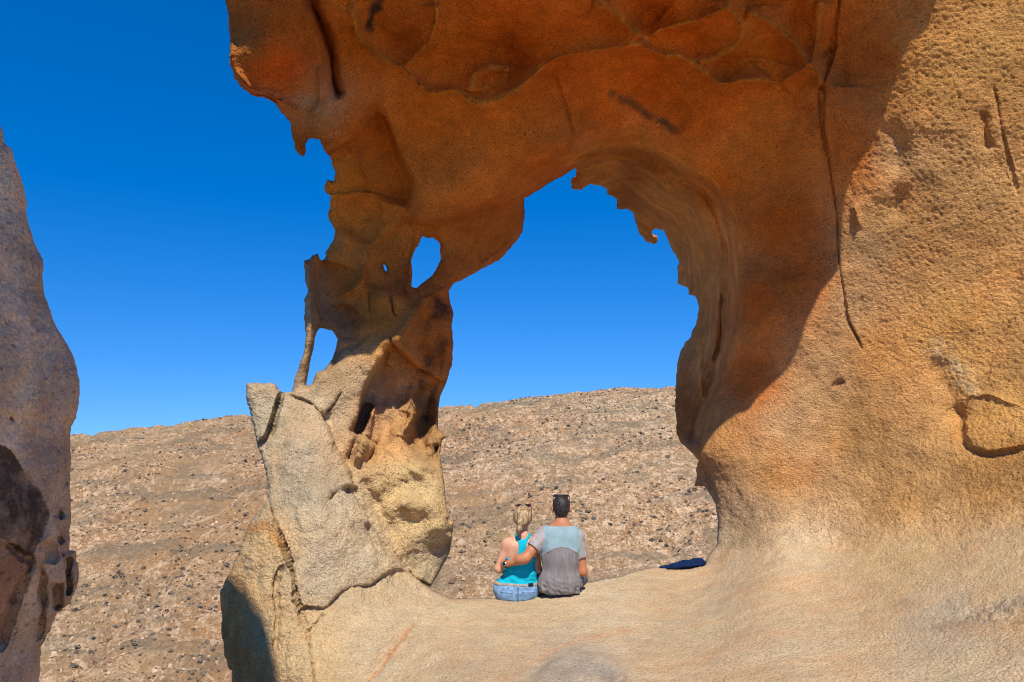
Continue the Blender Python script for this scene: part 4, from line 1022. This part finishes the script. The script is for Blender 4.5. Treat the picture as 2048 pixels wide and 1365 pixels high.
# ------------------------------------------------------------------ the man in the grey and pale blue shirt
MAN = at(1120, 1185, 6.97)
def man():
    org = MAN
    root = empty('person', tuple(org))
    tag(root, 'person in a grey and pale blue shirt with an arm round the other', 'person', 'couple sitting on the ledge')
    SC = .957; root.scale = (SC,) * 3
    lo, hi, h = (-.68, -.26, -.52), (.42, .74, .93), .006
    body = Field(lo, hi, h); tor = Field(lo, hi, h); slv = Field(lo, hi, h)
    def torso(f):
        f.cone((-.06, -.01, .10), (.06, -.01, .10), .115, .115, .03, .85)
        f.cone((0, -.025, .14), (.008, -.02, .36), .140, .148, .05, .74)
        f.cone((.008, -.02, .36), (.012, -.005, .50), .150, .150, .05, .70)
        f.cone((-.085, 0, .52), (.10, 0, .505), .078, .078, .05, .95)
        f.cone((-.085, -.045, .44), (-.07, -.045, .54), .06, .05, .04); f.cone((.105, -.045, .42), (.09, -.045, .53), .06, .05, .04)
        f.cone((-.10, -.005, .555), (.018, .0, .63), .045, .055, .05); f.cone((.125, -.005, .53), (.018, 0, .63), .045, .055, .05)
    torso(tor); torso(body)
    LS, LE, LW = (-.145, -.01, .545), (-.325, -.105, .340), (-.527, -.040, .262)
    RS, RE, RW = (.168, 0, .515), (.212, -.02, .20), (.115, .20, .155)
    body.cone(LS, LE, .062, .047, .03); body.cone(LE, LW, .047, .029, .02)
    body.ell((-.37, -.105, .327), (.055, .045, .045), .03)
    body.cone(RS, RE, .060, .047, .03); body.cone(RE, RW, .047, .029, .02)
    slv.cone(LS, LE, .074, .072, .02); slv.cone(RS, RE, .070, .068, .02)
    hand(body, (-.537, -.025, .257), (-.20, .95, -.15), (1, .2, 0), 1.05, .45)
    hand(body, RW, (-.75, .65, -.1), (0, .2, -1), 1.05, .5)
    # neck, head, ears, face
    body.cone((.018, .005, .60), (.018, .012, .72), .058, .056, .03)
    body.ell((.018, .035, .795), (.074, .094, .105), .02)
    body.ell((.018, .075, .745), (.055, .058, .075), .03)
    body.cone((.018, .128, .79), (.018, .145, .765), .010, .015, .012)
    body.ell((.018, .118, .735), (.028, .02, .010), .008)
    for s in (-1, 1):
        body.ell((.018 + s * .083, .020, .772), (.011, .024, .036), .006)
        body.ell((.018 + s * .092, .010, .776), (.005, .017, .028), .005)
        body.ell((.018 + s * .032, .118, .80), (.013, .011, .009), .004)
    # legs over the edge
    for s, kx in ((-1, -.17), (1, .245)):
        body.cone((s * .085, .01, .10), (kx, .42, .045), .088, .062, .04)
        body.cone((kx, .42, .045), (kx * .95, .50, -.36), .060, .040, .03)
        body.ell((kx, .47, -.12), (.052, .058, .11), .04)
        body.cone((kx * .95, .49, -.40), (kx, .64, -.45), .038, .034, .02)
    P, F_ = body.mesh(); P = relax(P, F_, 2); mesh_obj('body', P + org, F_, M_skin_m, root)
    X, Y, Zz = body.grid(); pts_ = np.stack([X, Y, Zz], -1)
    # short dark hair over the back and top of the head
    hr = Field(lo, hi, h)
    hr.ell((.018, .026, .806), (.083, .100, .104), .01)
    hr.ell((.018, -.028, .765), (.062, .040, .065), .03)
    cut = np.maximum(hr.D, np.maximum(.712 - Zz + .35 * (Y + .03), .02 + (Y - .055) - (Zz - .79) * .9))
    sd = hr.like(cut)
    P, F_ = sd.mesh(); P = P + (fbm(P, 95., 2, .7)[:, None] * .0055) * np.array([1, 1, 1]); mesh_obj('hair', P + org, F_, M_hair_m, root)
    # shirt: back and front panels, yoke and sleeves
    wn_ = body.win((-.25, -.25, -.05), (.28, .2, .7), 0)[0]
    q = pts_[wn_].reshape(-1, 3)
    down = np.clip((.42 - q[:, 2]) / .3, 0, 1)
    fold = perlin(q * np.array([24., 24., 3.5])) * .009 * down + perlin(q * np.array([7., 7., 26.]) + q[:, :1] * 12) * .016 * np.clip((.20 - q[:, 2]) / .18, 0, 1) + perlin(q * np.array([10., 10., 7.])) * .005
    off = np.full(body.D.shape, .016, np.float32); off[wn_] += fold.reshape(off[wn_].shape)
    tb = tor.D - off - .012 * np.clip((.22 - Zz) / .2, 0, 1)
    tb = np.maximum(tb, Zz - (.618 + .28 * np.abs(X - .018) * 0 + .10 * np.clip(-Y, -.05, .1)))
    tb = np.maximum(tb, .004 - Zz)
    def arm_t(a, b):
        a, b = np.array(a), np.array(b); d = b - a
        return ((X - a[0]) * d[0] + (Y - a[1]) * d[1] + (Zz - a[2]) * d[2]) / (d @ d)
    tl, tr = arm_t(LS, LE), arm_t(RS, RE)
    sl = slv.D.copy()
    wrk = np.zeros_like(sl); wrk[wn_] = (perlin(q * np.array([18., 18., 12.])) * .008).reshape(wrk[wn_].shape)
    sl = sl + wrk
    sl = np.maximum(sl, np.where(X < 0, tl - .60, tr - .60) * .26)
    sh = np.maximum(smin(tb, sl, .02), -9)
    P, F_ = tor.like(sh).mesh(); P = relax(P, F_, 1)
    ij = np.clip(np.round((P - tor.lo) / h).astype(int), 0, tor.n - 1)
    sv = sl[tuple(ij.T)] - tb[tuple(ij.T)]
    fc = P[F_].mean(1); sm = sv[F_].mean(1)
    is_s = (sm < -.004) & (np.abs(fc[:, 0] - .012) > .135)
    yk = ~is_s & (fc[:, 2] > .445 - 2.7 * (fc[:, 0] - .012) ** 2)
    v, f, _ = compact(P, F_[~is_s & ~yk]); shirt = mesh_obj('shirt', v + org, f, M_grey, root)
    v, f, _ = compact(P, F_[yk]); o = mesh_obj('yoke', v + org, f, M_yoke, shirt); o['label'] = 'pale blue panel across the shoulders'
    for s in (-1, 1):
        v, f, _ = compact(P, F_[is_s & (np.sign(fc[:, 0]) == s)]); mesh_obj('sleeve', v + org, f, M_sleeve, shirt)
    # piping along the yoke seam, ribbed collar
    f = Field((-.25, -.26, .2), (.3, .25, .72), .005)
    bt = np.linspace(-.125, .15, 24); prev = None
    surf = P[fc.shape[0] * 0:]
    for x in bt:
        zt = .445 - 2.7 * (x - .012) ** 2
        m = (np.abs(P[:, 0] - x) < .008) & (np.abs(P[:, 2] - zt) < .008) & (P[:, 1] < 0.02)
        if not m.any(): prev = None; continue
        p_ = np.array([x, P[m, 1].min() + .001, zt])
        if prev is not None: f.cone(prev, p_, .0042, .0042, 0)
        prev = p_
    v, fq = f.mesh(); mesh_obj('piping', v + org, fq, M_sleeve, shirt)
    # shorts
    sf = Field(lo, hi, h)
    sf.cone((-.07, 0, .095), (.07, 0, .095), .128, .128, .03, .9)
    for s, kx in ((-1, -.17), (1, .245)):
        sf.cone((s * .085, .01, .10), (s * .085 + (kx - s * .085) * .72, .305, .062), .108, .090, .03)
    sd = np.maximum(np.maximum(sf.D + perlin(np.stack([X, Y, Zz], -1).reshape(-1, 3) * 14.).reshape(X.shape) * .004, Zz - .15), Y - .30)
    P, F_ = sf.like(sd).mesh(); mesh_obj('shorts', P + org, F_, M_denim_d, root)
    sunglasses('sunglasses', 'black sunglasses pushed up on the dark-haired head', org, (.018, .022, .899), .15, M_black, (-.025, -.085), SC)
    # wristwatch on the arm that goes round the waist
    w = empty('wristwatch', tuple(org + np.array([-.497, -.05, .258]))); tag(w, 'dark wristwatch on the tanned wrist at the turquoise top', 'wristwatch')
    d = np.array(LW) - np.array(LE); d /= np.linalg.norm(d); e1 = np.cross(d, [0, 0, 1]); e1 /= np.linalg.norm(e1); e2 = np.cross(d, e1)
    f = Field((-.62, -.16, .15), (-.42, .06, .36), .003); cw = np.array(LW) - d * .012
    for k in range(20):
        a0, a1 = 2 * math.pi * k / 20, 2 * math.pi * (k + 1) / 20
        for o_ in (-.006, 0, .006): f.cone(cw + d * o_ + (e1 * math.cos(a0) + e2 * math.sin(a0)) * .031, cw + d * o_ + (e1 * math.cos(a1) + e2 * math.sin(a1)) * .031, .0045, .0045, .002)
    P, F_ = f.mesh(); mesh_obj('strap', P + org, F_, M_black, w)
    nrm = np.array([-.45, -.85, .25]); nrm -= d * (nrm @ d); nrm /= np.linalg.norm(nrm); t2 = np.cross(nrm, d)
    for nm, r0, h0, h1, mt in (('case', .021, .030, .040, M_steel), ('dial', .0165, .038, .0412, M_lens)):
        ang = np.linspace(0, 2 * math.pi, 24, endpoint=False)
        ring = lambda hh, rr: cw + nrm * hh + np.cos(ang)[:, None] * d * rr + np.sin(ang)[:, None] * t2 * rr
        vv = np.concatenate([ring(h0, r0), ring(h1 - .002, r0), ring(h1, r0 * .9), ring(h1, r0 * .05)])
        ff = [[24 * l + k, 24 * l + (k + 1) % 24, 24 * (l + 1) + (k + 1) % 24, 24 * (l + 1) + k] for l in range(3) for k in range(24)]
        mesh_obj(nm, vv + org, np.array(ff), mt, w)
    w.location = tuple(org + SC * (np.array(w.location) - org)); w.scale = (SC,) * 3
man()

# ------------------------------------------------------------------ the woman in the turquoise top
WOMAN = at(1033, 1200, 7.05)
def woman():
    org = WOMAN
    root = empty('person', tuple(org))
    tag(root, 'person in a turquoise racerback top and faded denim shorts with a blonde ponytail', 'person', 'couple sitting on the ledge')
    lo, hi, h = (-.32, -.24, -.50), (.34, .72, .90), .006
    body = Field(lo, hi, h); tor = Field(lo, hi, h)
    def torso(f):
        f.cone((-.085, 0, .095), (.085, 0, .095), .112, .112, .03, .95)
        f.cone((.01, .0, .14), (.035, .0, .25), .132, .118, .05, .76)
        f.cone((.035, 0, .25), (.045, 0, .42), .118, .122, .05, .74)
        f.cone((-.025, 0, .48), (.115, 0, .475), .070, .070, .05, .95)
        f.cone((-.06, -.005, .515), (.055, .0, .575), .036, .045, .04); f.cone((.15, -.005, .51), (.055, 0, .575), .036, .045, .04)
        f.cone((-.045, -.045, .40), (-.025, -.05, .49), .045, .04, .04); f.cone((.135, -.045, .40), (.115, -.05, .49), .045, .04, .04)
        f.ell((-.02, .09, .39), (.06, .055, .06), .04); f.ell((.11, .09, .39), (.06, .055, .06), .04)
    torso(tor); torso(body)
    LS, LE, LW = (-.083, -.005, .495), (-.162, -.025, .285), (-.075, .17, .215)
    RS, RE, RW = (.165, -.005, .50), (.195, .02, .27), (.10, .19, .21)
    for S_, E_, W__ in ((LS, LE, LW), (RS, RE, RW)):
        body.cone(S_, E_, .047, .039, .03); body.cone(E_, W__, .039, .024, .02)
        body.ell(S_, (.052, .05, .055), .03)
    hand(body, LW, (.55, .8, -.1), (.2, 0, -1), .9, .5); hand(body, RW, (-.5, .85, -.1), (0, 0, -1), .9, .5)
    body.cone((.055, .0, .55), (.062, .008, .66), .044, .043, .03)
    body.ell((.062, .025, .745), (.069, .088, .098), .02)
    body.ell((.066, .065, .70), (.050, .050, .066), .03)
    body.cone((.068, .110, .745), (.070, .125, .722), .008, .012, .010)
    body.ell((.068, .103, .692), (.024, .016, .009), .006)
    for s in (-1, 1):
        body.ell((.062 + s * .073, .018, .728), (.009, .020, .030), .006)
        body.ell((.065 + s * .028, .103, .752), (.012, .010, .008), .004)
    for s, kx in ((-1, -.14), (1, .13)):
        body.cone((s * .085, .01, .09), (kx, .42, .02), .090, .060, .04)
        body.cone((kx, .42, .02), (kx * .9, .49, -.36), .056, .036, .03)
        body.ell((kx, .465, -.13), (.048, .054, .10), .04)
        body.cone((kx * .9, .48, -.40), (kx, .61, -.44), .034, .030, .02)
    P, F_ = body.mesh(); P = relax(P, F_, 2); mesh_obj('body', P + org, F_, M_skin_w, root)
    X, Y, Zz = body.grid(); pts_ = np.stack([X, Y, Zz], -1)
    wn_ = body.win((-.25, -.24, -.05), (.3, .24, .62), 0)[0]; q = pts_[wn_].reshape(-1, 3)
    # racerback top
    off = np.full(X.shape, .008, np.float32)
    off[wn_] += (perlin(q * np.array([6., 6., 30.]) + q[:, :1] * 8) * .015 * np.clip((.34 - q[:, 2]) / .2, 0, 1) + perlin(q * np.array([9., 9., 9.])) * .003).reshape(off[wn_].shape)
    tp = tor.D - off
    tp = np.maximum(tp, .145 - Zz)
    xc = X - .056
    for cx, rx in ((-.125, .090), (.125, .090)):
        e = (np.sqrt((np.abs(xc - cx) / rx) ** 2.4 + (np.abs(Zz - .485) / .098) ** 2.4) - 1) * .06
        tp = np.maximum(tp, -e)
    neck = (np.sqrt((xc / .052) ** 2 + ((Zz - .625) / .075) ** 2) - 1) * .05
    tp = np.maximum(np.maximum(tp, -neck), Zz - .60)
    tp = np.maximum(tp, np.abs(xc) - np.where(Zz > .40, .072 + np.maximum(.42 - Zz, 0) * 4, .3))
    P, F_ = tor.like(tp).mesh(); P = relax(P, F_, 1); mesh_obj('racerback_top', P + org, F_, M_teal, root)
    # dark band of the bra that shows under the arm hole
    # denim shorts with belt, waistband, pockets and seams
    sf = Field(lo, hi, h)
    sf.cone((-.088, -.002, .10), (.088, -.002, .10), .128, .128, .03, .98)
    sf.cone((0, -.004, .10), (.02, 0, .165), .165, .148, .03, .78)
    for s, kx in ((-1, -.14), (1, .13)):
        sf.cone((s * .085, .01, .095), (s * .085 + (kx - s * .085) * .5, .20, .06), .112, .100, .03)
    wr_ = np.zeros(X.shape, np.float32); wr_[wn_] = (perlin(q * np.array([12., 12., 20.])) * .005 + perlin(q * 45.) * .0015).reshape(wr_[wn_].shape)
    base_d = sf.D + wr_
    sd = np.maximum(np.maximum(base_d, Zz - (.165 + .0 * X)), np.maximum(Y - .20, -.015 - Zz))
    P, F_ = sf.like(sd).mesh(); shorts = mesh_obj('shorts', P + org, F_, M_denim, root)
    bd = np.maximum(base_d - .005, np.maximum(Zz - (.168 - .02 * X), (.148 - .02 * X) - Zz))
    v, f = sf.like(bd).mesh(); mesh_obj('belt', v + org, f, M_belt, shorts)
    bk = np.maximum(base_d - .009, np.maximum(np.abs(X - .125) - .028, np.maximum(np.abs(Zz - .158) - .013, Y)))
    v, f = sf.like(bk).mesh(); mesh_obj('belt_patch', v + org, f, M_black, shorts)
    for lx in (-.075, .018, .10):
        lp = np.maximum(base_d - .010, np.maximum(np.abs(X - lx) - .006, np.maximum(np.abs(Zz - .153) - .022, Y)))
        v, f = sf.like(lp).mesh(); mesh_obj('belt_loop', v + org, f, M_denim, shorts)
    for px in (-.088, .105):
        pk = np.maximum(base_d - .005, np.maximum(np.abs(X - px) - .055, np.maximum(np.abs(Zz - .062) - .045 + np.abs(X - px) * .12, Y)))
        v, f = sf.like(pk).mesh(); po = mesh_obj('back_pocket', v + org, f, M_denim, shorts)
        st = np.maximum(base_d - .0075, np.maximum(np.abs(X - px) - .055, np.maximum(np.abs(Zz - .094 + (X - px) * .05) - .0045, Y)))
        v, f = sf.like(st).mesh(); mesh_obj('stitching', v + org, f, M_stitch, po)
    cs = np.maximum(base_d - .005, np.maximum(np.abs(X - .012) - .005, np.maximum(Zz - .145, Y)))
    v, f = sf.like(cs).mesh(); mesh_obj('seam', v + org, f, M_stitch, shorts)
    # hair drawn back into a low ponytail
    hr = Field(lo, hi, .005)
    hr.ell((.062, .020, .758), (.080, .098, .100), .01)
    hr.ell((.054, -.030, .745), (.074, .068, .078), .04); hr.cone((.052, -.03, .74), (.040, -.085, .708), .070, .026, .05)
    hr.cone((.040, -.085, .705), (.034, -.10, .70), .024, .016, .02)
    hr.cone((.034, -.102, .700), (.022, -.115, .655), .018, .026, .008); hr.cone((.022, -.115, .655), (.004, -.10, .595), .026, .008, .01)
    HX, HY, HZ = hr.grid()
    dd = np.maximum(hr.D, (HY - .07) - (HZ - .77) * .9)
    dd = np.maximum(dd, np.where(HY > -.07, .665 - HZ + (HY + .07) * .55, -1))
    v, f = hr.like(dd).mesh()
    tie = np.array([.036, -.10, .702]); rel = v - tie
    ang = np.arctan2(rel[:, 2], rel[:, 0]); rr = np.linalg.norm(rel, axis=1)
    strand = perlin(np.stack([np.cos(ang) * 9, np.sin(ang) * 9, rr * 10], 1)) * .0012 + perlin(v * np.array([70., 70., 8.])) * .0008
    rel = v - np.array([.06, .02, .73]); v = v + rel / np.linalg.norm(rel, axis=1)[:, None] * strand[:, None]
    hair = mesh_obj('hair', v + org, f, M_hair_w, root)
    tf = Field((-.02, -.15, .65), (.09, -.05, .75), .004)
    for k in range(12):
        a0, a1 = 2 * math.pi * k / 12, 2 * math.pi * (k + 1) / 12
        tf.cone((.035 + .019 * math.cos(a0), -.10 + .019 * math.sin(a0), .701), (.035 + .019 * math.cos(a1), -.10 + .019 * math.sin(a1), .701), .005, .005, .002)
    v, f = tf.mesh(); mesh_obj('hair_tie', v + org, f, M_belt, hair)
    sunglasses('sunglasses', 'dark red sunglasses pushed up on the blonde head', org, (.068, .020, .850), .132, M_red, (-.03, -.085))
woman()

# ------------------------------------------------------------------ navy cloth left by the foot of the wall
def cloth():
    A, Bq, Cq = at(1322, 1133, 7.72), at(1372, 1124, 7.78), at(1402, 1121, 7.82)
    org = (A + Cq) / 2
    f = Field(np.minimum(A, Cq) - .16, np.maximum(A, Cq) + .16, .005)
    f.cone(A + [0, .03, -.02], Bq + [0, .03, -.02], .014, .048, .02, 1.6)
    f.cone(Bq + [0, .03, -.02], Cq + [0, .04, -.018], .048, .060, .02, 1.6)
    f.cone(A + [.06, -.02, -.01], Bq + [.04, -.04, -.01], .012, .030, .02)
    f.cone(Bq + [-.08, .02, .0], Cq + [-.01, .0, .012], .018, .034, .02)
    f.cone(Bq + [-.02, -.05, -.02], Cq + [.0, -.05, -.005], .020, .028, .015)
    v, q = f.mesh()
    v = v + np.array([0, -.3, 1.0]) * (perlin(v * np.array([9., 20., 30.])) * .018 + np.abs(perlin(v * np.array([22., 30., 40.]))) * .012)[:, None]
    v[:, 2] = A[2] - .03 + (v[:, 2] - A[2] + .03) * .72
    o = mesh_obj('navy_cloth', v, q, cloth_mat('navy_fabric', (.004, .016, .062), 300, .5, .35))
    tag(o, 'crumpled navy blue cloth lying on the ledge against the right wall', 'cloth')
cloth()
# ------------------------------------------------------------------ scrub and stones on the hillside
rs = np.random.RandomState(21)
Xall = 16 + np.abs(TY) * .80
def ground_z(x, y):
    r = np.interp(y, TY, np.arange(len(TY))); i = np.clip(r.astype(int), 0, len(TY) - 2); t_ = r - i
    def row(k):
        s_ = np.clip((x / Xall[k] + 1) * .5 * (TZ.shape[1] - 1), 0, TZ.shape[1] - 1.001); j = s_.astype(int); w = s_ - j
        return TZ[k, j] * (1 - w) + TZ[k, j + 1] * w
    return row(i) * (1 - t_) + row(i + 1) * t_
def pix(x, y, z):
    z = z - EYE; fw = y * math.cos(PITCH) + z * math.sin(PITCH)
    return CU + F_PX * x / fw, CV - F_PX * (z * math.cos(PITCH) - y * math.sin(PITCH)) / fw
def scatter(n, clump, lo=38, hi=109):
    y = lo + (hi - lo) * rs.rand(n) ** .75; x = (rs.rand(n) * 2 - 1) * y * .82
    if clump > 0:
        g = fbm(np.stack([x, y, 0 * x], 1), .10, 3, .6, 31.)
        k = rs.rand(n) < np.clip(.55 + clump * g, .05, 1); x, y = x[k], y[k]
    z = ground_z(x, y); u, v = pix(x, y, z)
    k = ((u > -60) & (u < 660) | (u > 780) & (u < 1560)) & (v < 1480)
    return x[k], y[k], z[k], u[k], v[k]
def bush_mesh(seed):
    r = np.random.RandomState(seed); V_, F_ = [], []
    for k in range(72):                                  # twiggy dome of small leaf-like blades
        a, e = r.rand() * 2 * math.pi, math.asin(r.rand() ** .8)
        rad = .55 + .45 * r.rand()
        c = np.array([math.cos(a) * math.cos(e), math.sin(a) * math.cos(e), math.sin(e) * .75]) * rad * .5
        d1, d2 = r.normal(size=3), r.normal(size=3); s_ = .15 + .1 * r.rand()
        d1 *= s_ / np.linalg.norm(d1); d2 *= s_ / np.linalg.norm(d2)
        b_ = len(V_); V_ += [c - d1, c + d1 * .3 + d2, c + d1, c + d1 * .2 - d2]; F_.append((b_, b_ + 1, b_ + 2, b_ + 3))
    return np.array(V_), np.array(F_)
def stone_mesh(seed):
    r = np.random.RandomState(seed)
    V_ = np.array([[x, y, z] for z in (-.35, .3) for x, y in ((-.5, -.4), (.5, -.45), (.45, .5), (-.45, .45))]) * (1 + r.uniform(-.28, .28, (8, 3)))
    V_[4:, :2] *= .7
    return V_, np.array([(0, 1, 5, 4), (1, 2, 6, 5), (2, 3, 7, 6), (3, 0, 4, 7), (4, 5, 6, 7), (3, 2, 1, 0)])
t = NT('scrub_leaves')
M_bush = t.done(t.mix(t.ramp(t.noise(1.3, 3, .5), [(.35, 0.0), (.65, 1.0)]), (.17, .14, .11, 1), (.27, .21, .145, 1)), .9, None, .1)
t = NT('pale_hill_stone')
M_stone = t.done(t.mix(t.ramp(t.noise(.9, 4, .7), [(.35, 0.0), (.65, 1.0)]), (.42, .26, .14, 1), (.68, .48, .29, 1)), .95, t.bump(t.noise(8., 4, .6), .5, .1), .1)
t = NT('dark_hill_stone')
M_stone_d = t.done(t.mix(t.ramp(t.noise(.7, 4, .7), [(.35, 0.0), (.65, 1.0)]), (.17, .11, .07, 1), (.33, .19, .10, 1)), .95, t.bump(t.noise(8., 4, .6), .5, .1), .1)
def merged(name, shapes, pts_, sizes, mat, label, cat):
    VV, FF, off = [], [], 0
    pick = rs.randint(0, len(shapes), len(pts_)); ang = rs.rand(len(pts_)) * 2 * math.pi
    for k, sh in enumerate(shapes):
        m = pick == k
        if not m.any(): continue
        c_, s_ = np.cos(ang[m]), np.sin(ang[m]); b_ = sh[0]; sz = sizes[m]
        st = 1 + rs.uniform(-.3, .5, m.sum())
        X_ = (b_[None, :, 0] * c_[:, None] * st[:, None] - b_[None, :, 1] * s_[:, None]) * sz[:, None]
        Y__ = (b_[None, :, 0] * s_[:, None] * st[:, None] + b_[None, :, 1] * c_[:, None]) * sz[:, None]
        Z_ = b_[None, :, 2] * sz[:, None] * np.ones_like(X_)
        P_3 = np.stack([X_, Y__, Z_], -1) + pts_[m][:, None, :]
        FF.append((sh[1][None] + (np.arange(m.sum()) * len(b_))[:, None, None]).reshape(-1, 4) + off)
        VV.append(P_3.reshape(-1, 3)); off += P_3.shape[0] * P_3.shape[1]
    o = mesh_obj(name, np.concatenate(VV), np.concatenate(FF), mat, None, False)
    tag(o, label, cat, kind='stuff')
bushes, stones_ = [bush_mesh(k) for k in range(5)], [stone_mesh(k) for k in range(6)]
x, y, z, u, v = scatter(42000, 1.6)
size = np.clip(rs.gamma(2.2, .062, len(x)), .08, .44)
vis = ((u > 95) & (u < 520) | (u > 880) & (u < 1430)) & (v < 1340) & ~((u > 975) & (u < 1180) & (v > 985)) & (v < 1180 + 400 * (u < 600))
big = np.argsort(-(size / y) * vis)[:300]
rest = np.ones(len(x), bool); rest[big] = False
bush_me = []
for k, (bv_, bf_) in enumerate(bushes):
    o = mesh_obj('desert_shrub', bv_, bf_, M_bush, None, False); bush_me.append(o.data); bpy.data.objects.remove(o)
for n_, k in enumerate(big):
    o = bpy.data.objects.new('desert_shrub', bush_me[n_ % 5]); COL.objects.link(o)
    o.location = (x[k], y[k], z[k] - .04 * size[k]); o.scale = (size[k],) * 3; o.rotation_euler = (0, 0, rs.rand() * 6.28)
    tag(o, 'one of the larger dark shrubs dotted over the rocky hillside', 'shrub', 'shrubs on the hillside')
merged('low_scrub', bushes, np.stack([x, y, z], 1)[rest], size[rest] * .85, M_bush, 'countless tiny dark scrub plants dotting the hillside', 'scrub')
x, y, z, u, v = scatter(44000, .9)
merged('pale_stones', stones_, np.stack([x, y, z], 1), np.clip(rs.gamma(1.4, .07, len(x)), .04, .6), M_stone, 'pale stones strewn over the hillside', 'stones')
x, y, z, u, v = scatter(20000, 1.3)
merged('dark_stones', stones_, np.stack([x, y, z], 1), np.clip(rs.gamma(1.4, .06, len(x)), .04, .5), M_stone_d, 'dark brown stones strewn over the hillside', 'stones')
